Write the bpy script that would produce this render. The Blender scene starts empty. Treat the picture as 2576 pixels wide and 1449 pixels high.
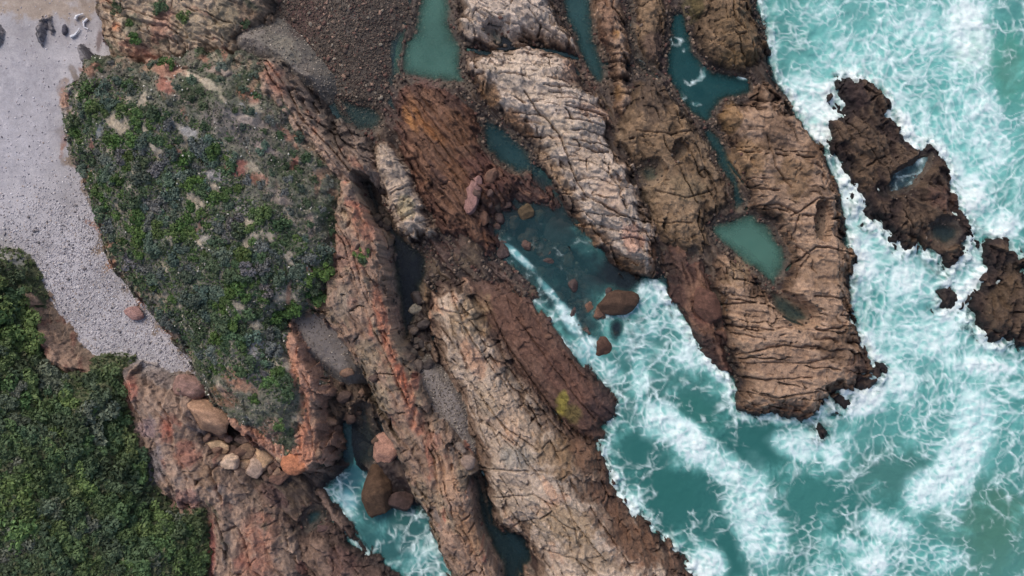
import bpy, math, random
import numpy as np

scene = bpy.context.scene
COL = scene.collection

# ------------------------------------------------------------------ camera, sky, sun, exposure
CAM_H = 90.0                      # metres above the sea
PXM = 25.0                        # plan units per metre at sea level (frame is 2576 x 1449 units)
cam_d = bpy.data.cameras.new('camera')
cam = bpy.data.objects.new('camera', cam_d)
COL.objects.link(cam)
cam.location = (0, 0, CAM_H)
cam.rotation_euler = (0, 0, 0)
cam_d.sensor_width = 36
cam_d.lens = 36 * CAM_H / (2576 / PXM)
cam_d.clip_end = 6000
scene.camera = cam

SUN_EL, SUN_AZ = math.radians(47), math.radians(-35)     # azimuth from +Y towards +X
world = bpy.data.worlds.new('World'); scene.world = world; world.use_nodes = True
wn = world.node_tree
bg = wn.nodes['Background']
sky = wn.nodes.new('ShaderNodeTexSky'); sky.sky_type = 'NISHITA'; sky.sun_disc = False
sky.sun_elevation = SUN_EL; sky.sun_rotation = SUN_AZ
sky.air_density = 1.0; sky.dust_density = 4.0; sky.ozone_density = 1.0
wn.links.new(sky.outputs[0], bg.inputs[0]); bg.inputs[1].default_value = 0.15
sun_d = bpy.data.lights.new('sun', 'SUN'); sun_d.energy = 1.25; sun_d.angle = math.radians(26)
sun_d.color = (1.0, 0.93, 0.84)
sun = bpy.data.objects.new('sun', sun_d); COL.objects.link(sun)
sun.rotation_euler = (math.pi / 2 - SUN_EL, 0, -SUN_AZ + math.pi)
scene.view_settings.view_transform = 'Standard'
scene.view_settings.look = 'None'
scene.view_settings.gamma = 1
scene.view_settings.use_curve_mapping = False
scene.view_settings.exposure = 0.08

# ------------------------------------------------------------------ numeric helpers
F32 = np.float32
def lin(c):
    c = np.asarray(c, dtype=np.float64) / 255.0
    return np.where(c <= 0.04045, c / 12.92, ((c + 0.055) / 1.055) ** 2.4).astype(F32)
def sstep(a, b, x):
    t = np.clip((x - a) / (b - a), 0, 1); return t * t * (3 - 2 * t)
def hashf(ix, iy, s):
    h = (ix.astype(np.int64) * 374761393 + iy.astype(np.int64) * 668265263 + s * 1274126177) & 0xFFFFFFFF
    h = ((h ^ (h >> 13)) * 1274126177) & 0xFFFFFFFF
    h = ((h ^ (h >> 16)) * 2246822519) & 0xFFFFFFFF
    h = h ^ (h >> 15)
    return ((h & 0xFFFFFF) / 16777216.0).astype(F32)
def perlin(x, y, s=0):
    x0 = np.floor(x); y0 = np.floor(y); fx = (x - x0).astype(F32); fy = (y - y0).astype(F32)
    ix = x0.astype(np.int64); iy = y0.astype(np.int64)
    u = fx * fx * fx * (fx * (fx * 6 - 15) + 10); v = fy * fy * fy * (fy * (fy * 6 - 15) + 10)
    def g(dx, dy):
        a = hashf(ix + dx, iy + dy, s) * F32(2 * np.pi)
        return np.cos(a) * (fx - dx) + np.sin(a) * (fy - dy)
    n0 = g(0, 0) * (1 - u) + g(1, 0) * u
    n1 = g(0, 1) * (1 - u) + g(1, 1) * u
    return (n0 * (1 - v) + n1 * v) * F32(1.5)
def fbm(x, y, o=4, s=0, gain=.5):
    r = 0; a = 1.0; t = 0
    for i in range(o):
        r = r + a * perlin(x * 2 ** i + 17.3 * i, y * 2 ** i - 9.1 * i, s + i); t += a; a *= gain
    return r / t
def voronoi(x, y, s=0, jit=.9):
    ix = np.floor(x).astype(np.int64); iy = np.floor(y).astype(np.int64)
    f1 = np.full(x.shape, 9, F32); f2 = f1.copy(); cx = np.zeros(x.shape, np.int64); cy = cx.copy()
    ox = np.zeros(x.shape, F32); oy = ox.copy()
    for dx in (-1, 0, 1):
        for dy in (-1, 0, 1):
            jx = ix + dx; jy = iy + dy
            px = jx + .5 + (hashf(jx, jy, s) - .5) * jit - x
            py = jy + .5 + (hashf(jx, jy, s + 7) - .5) * jit - y
            d = np.sqrt(px * px + py * py).astype(F32)
            n = d < f1
            f2 = np.where(n, f1, np.minimum(f2, d)); f1 = np.where(n, d, f1)
            cx = np.where(n, jx, cx); cy = np.where(n, jy, cy)
            ox = np.where(n, px, ox); oy = np.where(n, py, oy)
    return f1, f2, cx, cy, ox.astype(F32), oy.astype(F32)
def joints(A, B, al, bl, s, cw, jit=.75):
    """two sets of joints: long ones along the strike, short ones across; returns cell ids, groove 0..1, offsets in the cell"""
    z = np.zeros_like(A)
    b = B / bl; b = b + jit * perlin(b * .9, z + s * .37, s)
    ib = np.floor(b); fb = b - ib
    rb = hashf(ib, z, s + 1)
    a = A / al * (.65 + .7 * rb) + rb * 37 + (hashf(ib, z, s + 2) - .5) * .9 * fb
    a = a + jit * perlin(a * .9, ib * 1.7, s + 3)
    ia = np.floor(a); fa = a - ia
    lb = np.where(fb < .5, ib, ib + 1); la = np.where(fa < .5, ia, ia + 1)
    db = np.minimum(fb, 1 - fb) * bl; da = np.minimum(fa, 1 - fa) * al / (.65 + .7 * rb)
    fade = sstep(-.35, .15, perlin(A * .55, B * .55, s + 4))
    fade2 = sstep(-.25, .2, perlin(A * .6 + 9, B * .6, s + 5))
    hb = hashf(lb, z, s + 6); ha = hashf(la, ib, s + 7)
    wv = 1 + .5 * perlin(A * 2, B * 2, s + 8)
    hb = np.clip(hb * 2.0 - .95, 0, 1); ha = np.clip(ha * 2.0 - 1.0, 0, 1)
    gr = np.maximum(hb ** .7 * fade * np.exp(-(db / (cw * (.6 + hb) * wv)) ** 2),
                    ha ** .7 * fade2 * np.exp(-(da / (cw * (.6 + ha) * wv)) ** 2))
    return ia.astype(np.int64), ib.astype(np.int64), gr.astype(F32), (fa - .5).astype(F32), (fb - .5).astype(F32)
def chaikin(p):
    p = np.asarray(p, float); q = np.roll(p, -1, 0)
    return np.stack([p * .8 + q * .2, p * .2 + q * .8], 1).reshape(-1, 2)
def sdf(poly, x, y):
    """signed distance, positive inside"""
    d2 = np.full(x.shape, 1e12, F32); ins = np.zeros(x.shape, bool)
    n = len(poly)
    for i in range(n):
        ax, ay = poly[i]; bx_, by_ = poly[(i + 1) % n]
        ex, ey = bx_ - ax, by_ - ay; wx = x - F32(ax); wy = y - F32(ay)
        t = np.clip((wx * ex + wy * ey) / (ex * ex + ey * ey + 1e-9), 0, 1)
        dx = wx - ex * t; dy = wy - ey * t
        d2 = np.minimum(d2, dx * dx + dy * dy)
        c = ((ay > y) != (by_ > y)) & (x < ex * (y - ay) / (ey if abs(ey) > 1e-9 else 1e-9) + ax)
        ins ^= c
    d = np.sqrt(d2); return np.where(ins, d, -d).astype(F32)

def advect(x, y, scale, amt, steps, s):
    """carry points along a random eddy field"""
    e = .05
    for i in range(steps):
        X_ = x / scale; Y_ = y / scale
        n0 = perlin(X_, Y_, s); dx = (perlin(X_ + e, Y_, s) - n0) / e; dy = (perlin(X_, Y_ + e, s) - n0) / e
        x = x + amt / steps * dy; y = y - amt / steps * dx
    return x, y
def foam_pattern(x, y, D, seed=600):
    """how white the water is, 0..1, and how milky, for foam density D"""
    x1, y1 = advect(x, y, 8.0, .45, 1, seed)
    x2 = x1 + .30 * perlin(x / 1.1, y / 1.1, seed + 20) + .10 * perlin(x / .4, y / .4, seed + 22)
    y2 = y1 + .30 * perlin(x / 1.1 + 31, y / 1.1, seed + 21) + .10 * perlin(x / .4 + 13, y / .4, seed + 23)
    fine = fbm(x2 / .5, y2 / .5, 3, seed + 2, .6)
    f1, f2, _, _, _, _ = voronoi(x2 / 1.9, y2 / 1.9, seed + 3, 1.0)
    g1, g2, _, _, _, _ = voronoi(x2 / .85, y2 / .85, seed + 4, 1.0)
    h1, h2, _, _, _, _ = voronoi(x2 / 3.6 + .2 * y2, y2 / 2.2, seed + 15, 1.0)
    Dc = np.clip(D, 0, 1)
    webA = np.clip(1 - (f2 - f1) / (.10 + .24 * Dc), 0, 1) ** 1.2
    webB = np.clip(1 - (g2 - g1) / (.12 + .42 * Dc), 0, 1) ** 1.1
    webC = np.clip(1 - (h2 - h1) / (.04 + .12 * Dc), 0, 1)
    p1 = fbm(x1 / 4.0, y1 / 4.0, 3, seed + 5) * .5 + .5
    p2 = fbm(x1 / 1.8 + 7, y1 / 1.8, 3, seed + 6) * .5 + .5
    gA = sstep(.80 - D, 1.04 - D, p1); gB = sstep(.84 - D, 1.06 - D, p2)
    brk = np.clip(.88 + .9 * fine, .1, 1.15)
    lace = np.clip(webA * gA * .62 + webB * gB * .66 + webC * gA * .45, 0, .92) * brk
    big = fbm(x1 / 5, y1 / 5, 3, seed + 8, .5) * .5 + .5 + .20 * fbm(x2 / 1.5, y2 / 1.5, 4, seed + 9, .6)
    thr = 1.12 - D
    hole = sstep(.12, .46, g1 * .9 + .35 * fine + (Dc - .5) * .45)      # round gaps in the froth
    body = sstep(thr - .10, thr + .22, big) * (.30 + .70 * hole) * np.clip(.86 + .4 * fine, .55, 1.0)
    milk = sstep(thr - .30, thr + .18, big + .14 * fine) * .58
    calm = sstep(.03, .18, D)
    return np.clip(np.maximum(lace, body) + .2 * lace * body, 0, 1) * calm, milk * calm

# ------------------------------------------------------------------ terrain grid (metres; "down" axis w = -Y)
DX = 0.085
gx = np.arange(-59.5, 59.5, DX).astype(F32); gw = np.arange(-36, 36, DX).astype(F32)
GX, GW = np.meshgrid(gx, gw)
NY, NX = GX.shape
WARPX = .32 * fbm(GX / 2.2, GW / 2.2, 4, 11) + .10 * fbm(GX / .5, GW / .5, 2, 21)
WARPY = .32 * fbm(GX / 2.2 + 40, GW / 2.2, 4, 31) + .10 * fbm(GX / .5, GW / .5 + 9, 2, 41)
N_BIG = fbm(GX / 6, GW / 6, 4, 51)
N_MID = fbm(GX / 1.6, GW / 1.6, 4, 61)
N_FIN = fbm(GX / .5, GW / .5, 3, 71)

_A = GX * .53 + GW * .85 + .5 * N_BIG; _B = -GX * .85 + GW * .53 + .3 * N_MID
_v = voronoi(_A / 1.9, _B / .95, 81, 1.0); CELL1 = hashf(_v[2], _v[3], 83) - .5; TIL1 = (_v[4] * (hashf(_v[2], _v[3], 84) - .5) + _v[5] * (hashf(_v[2], _v[3], 85) - .5)) * 2
_v = voronoi(_A / .75, _B / .48, 91, 1.0); CELL2 = hashf(_v[2], _v[3], 93) - .5; TIL2 = (_v[4] * (hashf(_v[2], _v[3], 94) - .5) + _v[5] * (hashf(_v[2], _v[3], 95) - .5)) * 2
del _v
H = (-1.6 + .5 * N_BIG + .25 * N_MID).astype(F32)          # sea floor
RID = np.zeros(H.shape, np.int32)                          # region id (0 = sea floor)
CID = np.zeros(H.shape, np.int32)                          # block id inside a region
C = np.zeros(H.shape + (3,), F32); C[:] = lin((72, 62, 56))
C *= (1 + .35 * N_MID)[..., None]
WET = np.full(H.shape, .8, F32)

def m2(poly, z):                                           # plan units -> metres for an outline seen at height z
    k = (CAM_H - z) / CAM_H / PXM
    return [((x - 1288) * k, (y - 724.5) * k) for x, y in poly]
def window(pts, pad):
    p = np.asarray(pts); x0, y0 = p.min(0) - pad; x1, y1 = p.max(0) + pad
    i0 = max(0, int((y0 - gw[0]) / DX)); i1 = min(NY, int((y1 - gw[0]) / DX) + 2)
    j0 = max(0, int((x0 - gx[0]) / DX)); j1 = min(NX, int((x1 - gx[0]) / DX) + 2)
    return (slice(i0, i1), slice(j0, j1))
REG = []
PAL = {
 'tan':   ((66, 51, 46), (128, 104, 85), (188, 168, 151)),
 'tan2':  ((68, 51, 46), (128, 104, 86), (180, 158, 138)),
 'brown': ((58, 43, 41), (108, 82, 62), (162, 131, 106)),
 'olive': ((52, 42, 40), (88, 69, 51), (126, 101, 75)),
 'dark':  ((38, 30, 33), (58, 45, 42), (92, 73, 58)),
 'algae': ((72, 50, 46), (92, 62, 52), (118, 84, 64)),
 'wine':  ((62, 50, 47), (90, 71, 63), (122, 98, 84)),
 'red':   ((68, 57, 51), (132, 111, 94), (156, 125, 104)),
 'pink':  ((70, 59, 54), (134, 113, 99), (160, 132, 113)),
 'mixed': ((80, 66, 56), (150, 124, 100), (176, 152, 126)),
 'head':  ((92, 88, 76), (100, 100, 84), (104, 104, 90)),
 'bush':  ((82, 88, 60), (86, 92, 62), (90, 94, 66)),
 'beach': ((150, 144, 144), (164, 159, 163), (170, 166, 171)),
 'grav':  ((92, 86, 78), (110, 102, 95), (130, 121, 116)),
 'flank': ((66, 50, 48), (98, 73, 62), (116, 88, 73)),
 'plat':  ((46, 39, 39), (66, 54, 49), (92, 75, 62)),
 'orange': ((112, 88, 74), (152, 116, 96), (172, 126, 102)),
 'weed':  ((84, 80, 86), (98, 94, 100), (120, 116, 120)),
 'gravd': ((74, 66, 60), (86, 76, 68), (96, 86, 78)),
}
def region(name, label, poly, e, top, w, pal='brown', slope=1.6, z=None, ang=60, blk=None, crack=.35, cw=.06,
           saw=0.0, sawp=1.0, rough=.25, grain=(.35, 1.6), tilt=(0, 0), warp=1.0, accent=None, group=None,
           kind=None, cat='rock', power=2.0, fine=True, lev=None, split=True, wet=None, ragged=None, terr=None):
    """one piece of ground or rock: outline, edge height e, top height, shoulder width w (m)"""
    global H
    pts = chaikin(m2(poly, (e + top) / 2 if z is None else z))
    S = window(pts, 3.0)
    x = GX[S] + WARPX[S] * warp; y = GW[S] + WARPY[S] * warp
    isrock = kind is None
    ragged = (.9 if isrock else .25) if ragged is None else ragged; terr = (.75 if isrock else 0) if terr is None else terr
    d = sdf(pts, x, y) + ragged * (.75 * CELL1[S] + .35 * CELL2[S])
    t = np.clip(d / w, 0, 1)
    h = e + (top - e) * ((.6 * t + .4 * (1 - (1 - t) ** 2.5)) if isrock else (1 - (1 - t) ** power))
    h = np.where(d < 0, e + d * slope, h)
    a0 = math.radians(ang); ca, sa = math.cos(a0), math.sin(a0)
    X = GX[S]; Y = GW[S]
    xa = X + .9 * N_BIG[S]; ya = Y + .35 * N_MID[S]
    A = xa * ca + ya * sa; B = -xa * sa + ya * ca
    seed = 100 + 13 * len(REG)
    c = np.asarray(pts).mean(0)
    h = h + (X - c[0]) * tilt[0] + (Y - c[1]) * tilt[1]
    ins = sstep(-.6, .5, d)
    aniso = fbm(A * grain[0] * .55, B * grain[1] * .5, 5, seed, .42)
    lump = fbm(A * .16 + 3, B * .33, 3, seed + 50)
    h = h + ins * rough * (aniso * .9 + 1.6 * lump + .15 * N_MID[S])
    tint = .30 * aniso + .22 * N_BIG[S] + .16 * N_MID[S]
    if saw:
        ph = B / sawp + .5 * fbm(A * .3, B * .5, 3, seed + 5)
        fr = ph - np.floor(ph)
        st = np.where(fr < .8, fr / .8, (1 - fr) / .2)
        rnd = hashf(np.floor(ph), np.zeros_like(ph), seed)
        h = h + ins * saw * (st - .5) * (.4 + .9 * rnd)
        tint = tint + .22 * (rnd - .5)
    cid = np.zeros(h.shape, np.int32)
    if blk:
        wx = .45 * fbm(X / 3.5, Y / 3.5, 3, seed + 2); wy = .45 * fbm(X / 3.5 + 30, Y / 3.5, 3, seed + 3)
        ia, ib, gr, oa, ob = joints(A + wx, B + wy, blk[0], blk[1], seed + 10, cw)
        r1 = hashf(ia, ib, seed + 11) - .5
        h = h + ins * crack * (r1 * .24 - 1.9 * gr + .55 * (oa * (hashf(ia, ib, seed + 13) - .5) + ob * (hashf(ia, ib, seed + 14) - .5)))
        d2 = d + (r1 * .7) * min(1.0, blk[1])
        h = np.where(d2 < 0, np.minimum(h, e + d2 * slope), h)
        tint = tint + .16 * r1
        cid = ((ia - ia.min()) * 4096 + (ib - ib.min()) + 1).astype(np.int32)
        ka, kb, g2, pa, pb = joints(A + 1.2 * wy + 3, B + 1.2 * wx, blk[0] * .45, blk[1] * .42, seed + 20, cw * .75)
        r2 = hashf(ka, kb, seed + 23) - .5
        h = h + ins * crack * (.10 * r2 - .8 * g2 * sstep(-.2, .25, N_BIG[S] + .5 * aniso))
        tint = tint + .08 * r2
    rid_ = 1 - 2 * np.abs(fbm(A * .35 + 7, B * .6, 5, seed + 31, .45))
    h = h + ins * rough * .6 * (rid_ - .4)
    if terr:
        st_h = .42
        q_ = h / st_h + .9 * CELL1[S] + .5 * N_MID[S]; fl_ = np.floor(q_); fr_ = q_ - fl_
        hq = (fl_ + sstep(.62, 1.0, fr_) - .9 * CELL1[S] - .5 * N_MID[S]) * st_h
        h = h + ins * terr * .65 * (hq - h + .5 * st_h * (.38))
        h = h + ins * rough * (.22 * CELL1[S] + .35 * TIL1[S] + .20 * TIL2[S] + .10 * CELL2[S])
        tint = tint + .14 * CELL1[S] + .12 * CELL2[S]
    if fine:
        h = h + ins * .07 * N_FIN[S] * min(1.5, rough * 4)
    lo, mi, hi = (lin(q) for q in PAL[pal])
    lv = lev or (.35, .5 * (top + .6), top)
    zz = h + .30 * N_MID[S] + .30 * aniso
    col = lo + (mi - lo) * sstep(lv[0] - .2, lv[0] + .7 * (lv[1] - lv[0]) + .1, zz)[..., None]
    col = col + (hi - col) * sstep(lv[1] - .1, max(lv[2] - .1, lv[1] + .3), zz)[..., None]
    if accent:
        for (ac, thr, sc, st_) in accent:
            m = sstep(thr, thr + .25, fbm(A * .55 / sc, B * 1.1 / sc, 4, seed + 40 + int(thr * 50) + int(sc * 7))) * st_
            col = col + (lin(ac) - col) * m[..., None]
    col = col * np.clip(1 + tint + .12 * N_FIN[S], .45, 1.7)[..., None]
    up = h > H[S]
    H[S] = np.where(up, h, H[S])
    rid = len(REG) + 1
    RID[S] = np.where(up, rid, RID[S]); CID[S] = np.where(up, cid, CID[S])
    C[S] = np.where(up[..., None], col, C[S])
    ww = sstep(1.1, .2, zz) * .9 if wet is None else np.full(h.shape, wet, F32)
    WET[S] = np.where(up, ww, WET[S])
    REG.append(dict(name=name, label=label, group=group, kind=kind, cat=cat, blk=bool(blk) and split, z=top))

POOLS = []
INPOOL = np.zeros(H.shape, bool)
def pool(poly, level, depth, col, label, opac=.9, rise=True, ramp=.5, name='tide_pool', foam=0.0, key=None):
    """hollow in the rock holding still water"""
    pts = chaikin(m2(poly, level)); S = window(pts, 1.5)
    d = sdf(pts, GX[S] + WARPX[S] * 1.3, GW[S] + WARPY[S] * 1.3) + .05 * N_FIN[S] + .3 * N_MID[S]
    fl = level + .25 - (depth + .25) * sstep(-.3, ramp + .7, d) + .16 * N_MID[S]
    h = H[S]
    if rise and level > .01: h = np.where((d < 0) & (d > -.6), np.maximum(h, level + .12 + .1 * N_MID[S]), h)
    H[S] = np.where(d > -.3, np.minimum(h, fl), h)
    WET[S] = np.where(d > -.3, .9, WET[S]); INPOOL[S] |= (d > -.5)
    C[S] = np.where((d > -.1)[..., None], C[S] * .45 + lin((84, 76, 66)) * .55 * (1 + .5 * CELL2[S] + .3 * N_MID[S])[..., None], C[S])
    POOLS.append(dict(pts=pts, level=level, col=col, label=label, opac=opac, name=name, foam=foam, key=key))

E0 = -260; E1 = 1720          # outlines that leave the frame run on to here (plan units)
# ---- ground
region('beach', '', [(-260, E0), (225, E0), (240, 0), (262, 40), (272, 110), (300, 180), (240, 260), (230, 380), (270, 500), (310, 600),
        (340, 680), (420, 790), (480, 850), (540, 920), (520, 985), (440, 1000), (345, 960), (230, 960), (160, 900), (90, 800), (40, 740), (-60, 660), (-260, 600)],
       .6, 1.1, 4, 'beach', slope=.4, rough=.06, kind='structure', warp=.6, grain=(.3, .3), wet=.15, fine=False)
region('cobble_bed', '', [(640, E0), (1060, E0), (1050, 20), (1040, 60), (1005, 110), (1000, 190), (1010, 225), (970, 300), (920, 330), (850, 290), (790, 220), (740, 160), (700, 100), (650, 60)],
       -.35, 1.3, 9, 'gravd', slope=.5, rough=.12, kind='structure', wet=.3)
region('hillside', '', [(-260, 640), (0, 650), (45, 680), (62, 760), (100, 850), (150, 930), (200, 950), (235, 925), (290, 920), (315, 960), (330, 1090), (370, 1170), (400, 1260), (450, 1290), (515, 1280), (525, 1449), (530, E1), (-260, E1)],
       2.6, 7.5, 12, 'bush', slope=1.2, z=3.2, rough=.35, kind='structure', warp=1.6, wet=.1)
region('headland', '', [(152, 235), (165, 215), (205, 195), (212, 150), (250, 140), (330, 150), (420, 140), (520, 125), (640, 140), (720, 230), (800, 350), (860, 430), (870, 560), (850, 680), (800, 770), (725, 800), (735, 850), (768, 930), (780, 1000),
        (790, 1100), (802, 1165), (760, 1182), (700, 1150), (650, 1110), (590, 1070), (525, 1010), (490, 950), (470, 890), (415, 830), (385, 790), (340, 735), (300, 680), (262, 640), (258, 590), (235, 530), (215, 460), (205, 420), (180, 395), (160, 350), (152, 300)],
       4.2, 7.2, 6, 'head', slope=2.6, z=4.8, rough=.45, kind='structure', warp=1.6, ragged=.9, grain=(.5, .8), wet=.1,
       accent=[((170, 156, 136), .18, 1.6, .8), ((150, 88, 74), .30, 2.4, .6), ((58, 76, 44), .05, 3.0, .8), ((170, 165, 165), .38, .7, .7)])
# ---- low wet rock between the outcrops
PLATFORM = [(870, 330), (960, 250), (1000, 180), (1030, 40), (1045, E0), (1920, E0), (1900, 0), (1920, 60), (1935, 150), (1950, 200), (2000, 290), (2090, 420), (2120, 520), (2140, 700), (2130, 850), (1990, 1000), (1865, 990),
        (1815, 915), (1760, 855), (1700, 770), (1665, 705), (1600, 690), (1530, 640), (1430, 540), (1400, 470), (1340, 400), (1330, 450), (1260, 530), (1250, 600), (1260, 650), (1370, 745), (1330, 760), (1200, 700), (1090, 720), (1090, 900), (1060, 960), (1010, 900), (960, 640), (900, 470)]
region('shore_platform', '', PLATFORM, -.15, .26, 1.5, 'plat', slope=.6, z=0, ang=58, rough=.42, saw=.3, sawp=1.1, warp=1.5, kind='structure', wet=.8, lev=(.05, .4, .9),
       accent=[((84, 60, 54), .08, 2.6, .6), ((100, 82, 62), .2, 1.8, .6)])
region('shore_platform', '', [(490, 1060), (620, 1085), (800, 1150), (870, 1165), (840, 1195), (800, 1235), (815, 1300), (770, 1350), (640, 1290), (510, 1190)],
       .2, .9, 1.5, 'plat', slope=.8, z=.5, ang=45, rough=.4, saw=.3, sawp=1.0, warp=1.4, kind='structure', wet=.7)
region('shore_platform', '', [(920, 1160), (1010, 1150), (1060, 1240), (1110, 1310), (1115, 1330), (1050, 1275), (990, 1270), (940, 1230)],
       .05, .5, 1.0, 'dark', slope=.8, z=.3, ang=60, rough=.4, warp=1.4, kind='structure', wet=.8)
# ---- rock on the landward side
region('rock_outcrop', 'fractured tan and orange rock slope above the grey sand at the top edge', [(232, E0), (650, E0), (655, 40), (620, 80), (590, 100), (590, 135), (520, 150), (420, 170), (330, 170), (280, 150), (262, 110), (256, 45), (238, 0)],
       2.6, 4.6, 3.5, 'mixed', slope=2.0, z=3.2, ang=20, blk=(1.3, .8), crack=.3, rough=.4, saw=.12, sawp=.9, lev=(.5, 2.6, 4.2),
       accent=[((176, 112, 82), .24, 2.2, .6), ((92, 98, 76), .20, 1.8, .8), ((150, 100, 84), .22, 1.2, .7)])
region('gravel_fan', '', [(580, 85), (620, 62), (680, 72), (722, 110), (755, 155), (795, 200), (760, 205), (700, 170), (640, 145), (585, 132)],
       1.9, 3.6, 2.5, 'grav', slope=.9, z=2.4, rough=.08, kind='structure', wet=.1)
region('rock_outcrop', 'pink and orange rock spur below the pale gravel fan', [(635, 145), (690, 155), (735, 205), (752, 255), (800, 320), (850, 340), (900, 372), (932, 410), (925, 450), (880, 470), (820, 440), (760, 380), (700, 310), (650, 260), (605, 235), (650, 190)],
       4.0, 6.0, 2.0, 'pink', slope=2.2, z=4.6, ang=58, blk=(1.9, .75), crack=.4, rough=.45, saw=.45, sawp=1.0, lev=(1.0, 3.6, 5.6),
       accent=[((184, 118, 90), .2, 2.0, .6), ((136, 122, 108), .15, 1.4, .7)])
region('rock_ridge', 'long rusty red ridge running down beside the black cleft', [(835, 500), (860, 462), (893, 458), (922, 500), (946, 560), (976, 604), (980, 655), (966, 700), (996, 765), (1002, 830), (1028, 920), (1052, 985), (1078, 1040), (1112, 1080), (1150, 1122), (1181, 1180), (1196, 1240), (1202, 1290), (1217, 1340), (1247, 1390), (1280, 1449), (1330, E1),
        (1190, E1), (1135, 1449), (1108, 1380), (1080, 1300), (1045, 1240), (1012, 1180), (985, 1100), (950, 1010), (922, 940), (892, 900), (860, 850), (820, 800), (790, 775), (830, 700), (842, 600)],
       3.6, 5.4, 1.6, 'red', slope=3.2, z=4.0, ang=68, blk=(1.5, .85), crack=.36, rough=.45, saw=.35, sawp=.9, tilt=(.01, -.05), lev=(.6, 2.6, 4.6),
       accent=[((150, 128, 104), .04, 2.6, .85), ((176, 98, 74), .26, 1.6, .6), ((120, 110, 104), .26, 1.2, .7)])
region('rock_cliff', 'orange rock rim along the seaward edge and tip of the headland', [(716, 800), (738, 806), (754, 860), (776, 930), (789, 1000), (798, 1090), (808, 1160), (772, 1187), (720, 1168), (650, 1118), (600, 1082), (556, 1035), (600, 1045), (660, 1076), (715, 1108), (748, 1090), (752, 1000), (742, 930), (724, 870)],
       4.6, 5.3, .7, 'orange', slope=3.0, z=4.6, ang=75, rough=.5, saw=.3, sawp=.8, blk=(1.4, .7), crack=.35, lev=(.5, 3.5, 5.2), accent=[((150, 126, 108), .12, 1.6, .6)])
region('sand_slope', '', [(722, 797), (760, 785), (795, 780), (850, 830), (880, 880), (892, 930), (870, 950), (815, 905), (780, 890), (748, 850)],
       3.0, 3.6, 2, 'grav', slope=1.2, z=3.2, rough=.05, kind='structure', tilt=(-.06, -.10), wet=.1)
region('rock_hollow', 'shadow-darkened brown broken rock in the hollow below the grey sand slope', [(770, 880), (815, 900), (870, 940), (915, 945), (945, 1010), (960, 1100), (930, 1120), (890, 1060), (850, 1080), (870, 1150), (820, 1180), (795, 1165), (785, 1080), (778, 990)],
       .1, 1.1, 1.8, 'plat', slope=1.0, ang=60, blk=(1.2, .8), crack=.4, rough=.6, z=.6, tilt=(-.04, -.10))  # dark wet palette also carries the shadow of the hollow
region('gravel_chute', '', [(1062, 925), (1110, 950), (1150, 1005), (1172, 1085), (1192, 1135), (1160, 1130), (1110, 1080), (1070, 1020), (1045, 960)],
       1.6, 2.0, 1.5, 'grav', slope=.9, z=1.8, rough=.06, kind='structure', wet=.1)
region('rock_ledge', 'dull grey ledge at the foot of the rusty ridge in the cleft', [(1045, 700), (1085, 720), (1080, 800), (1085, 900), (1110, 955), (1060, 960), (1030, 900), (1060, 860), (1055, 780)],
       .2, .9, 1.0, 'olive', slope=1.2, rough=.3, ang=70)
region('rock_slope', 'red and grey rock slope between the thicket and the fallen boulders', [(300, 925), (345, 930), (420, 962), (455, 960), (505, 1000), (525, 1050), (505, 1090), (512, 1130), (562, 1150), (600, 1195), (642, 1260), (700, 1312), (745, 1400), (760, 1449), (770, E1), (510, E1), (515, 1449), (517, 1290), (450, 1285), (400, 1225), (362, 1150), (332, 1080), (308, 1010)],
       2.2, 3.8, 2.2, 'pink', slope=1.6, z=2.8, ang=65, blk=(1.9, 1.1), crack=.4, rough=.5, saw=1.0, sawp=1.9, tilt=(-.06, 0), lev=(.6, 1.8, 3.6),
       accent=[((162, 96, 78), .26, 2.0, .55), ((128, 116, 112), .14, 1.8, .8), ((84, 92, 70), .28, 1.6, .7)])
region('earth_bank', 'red earth bank between the pebble beach and the thicket', [(50, 700), (80, 735), (110, 775), (168, 862), (205, 905), (235, 930), (170, 960), (100, 910), (60, 800)],
       1.6, 3.8, 2.0, 'red', slope=1.0, z=2.4, rough=.35, lev=(.4, 1.2, 3.5), accent=[((120, 76, 64), .05, 1.4, .7)], cat='bank')
region('rock_slab', 'purple brown slab below the fallen boulders', [(520, 1180), (600, 1185), (650, 1205), (720, 1250), (770, 1290), (775, 1330), (730, 1345), (690, 1330), (640, 1280), (570, 1220)],
       .7, 1.7, 1.6, 'wine', slope=1.2, ang=42, rough=.45, saw=.7, sawp=1.5, blk=(2.0, .9), crack=.4, tilt=(0, -.1))
region('rock_slab', 'thin dark rock blade edged with foam in the small inlet', [(795, 1225), (815, 1240), (850, 1280), (908, 1368), (925, 1395), (890, 1375), (845, 1325), (808, 1270)],
       .25, .9, .5, 'wine', slope=1.6, ang=55, rough=.15, warp=.5)
region('rock_slab', 'broad brown slab sloping into the small inlet at the bottom edge', [(735, 1345), (790, 1335), (815, 1308), (852, 1345), (925, 1405), (1005, 1449), (1100, 1560), (1150, E1), (760, E1), (745, 1449)],
       .35, 1.9, 2.6, 'wine', slope=1.5, ang=42, rough=.45, saw=.9, sawp=2.0, blk=(2.4, 1.0), crack=.4, tilt=(-.05, 0))
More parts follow.
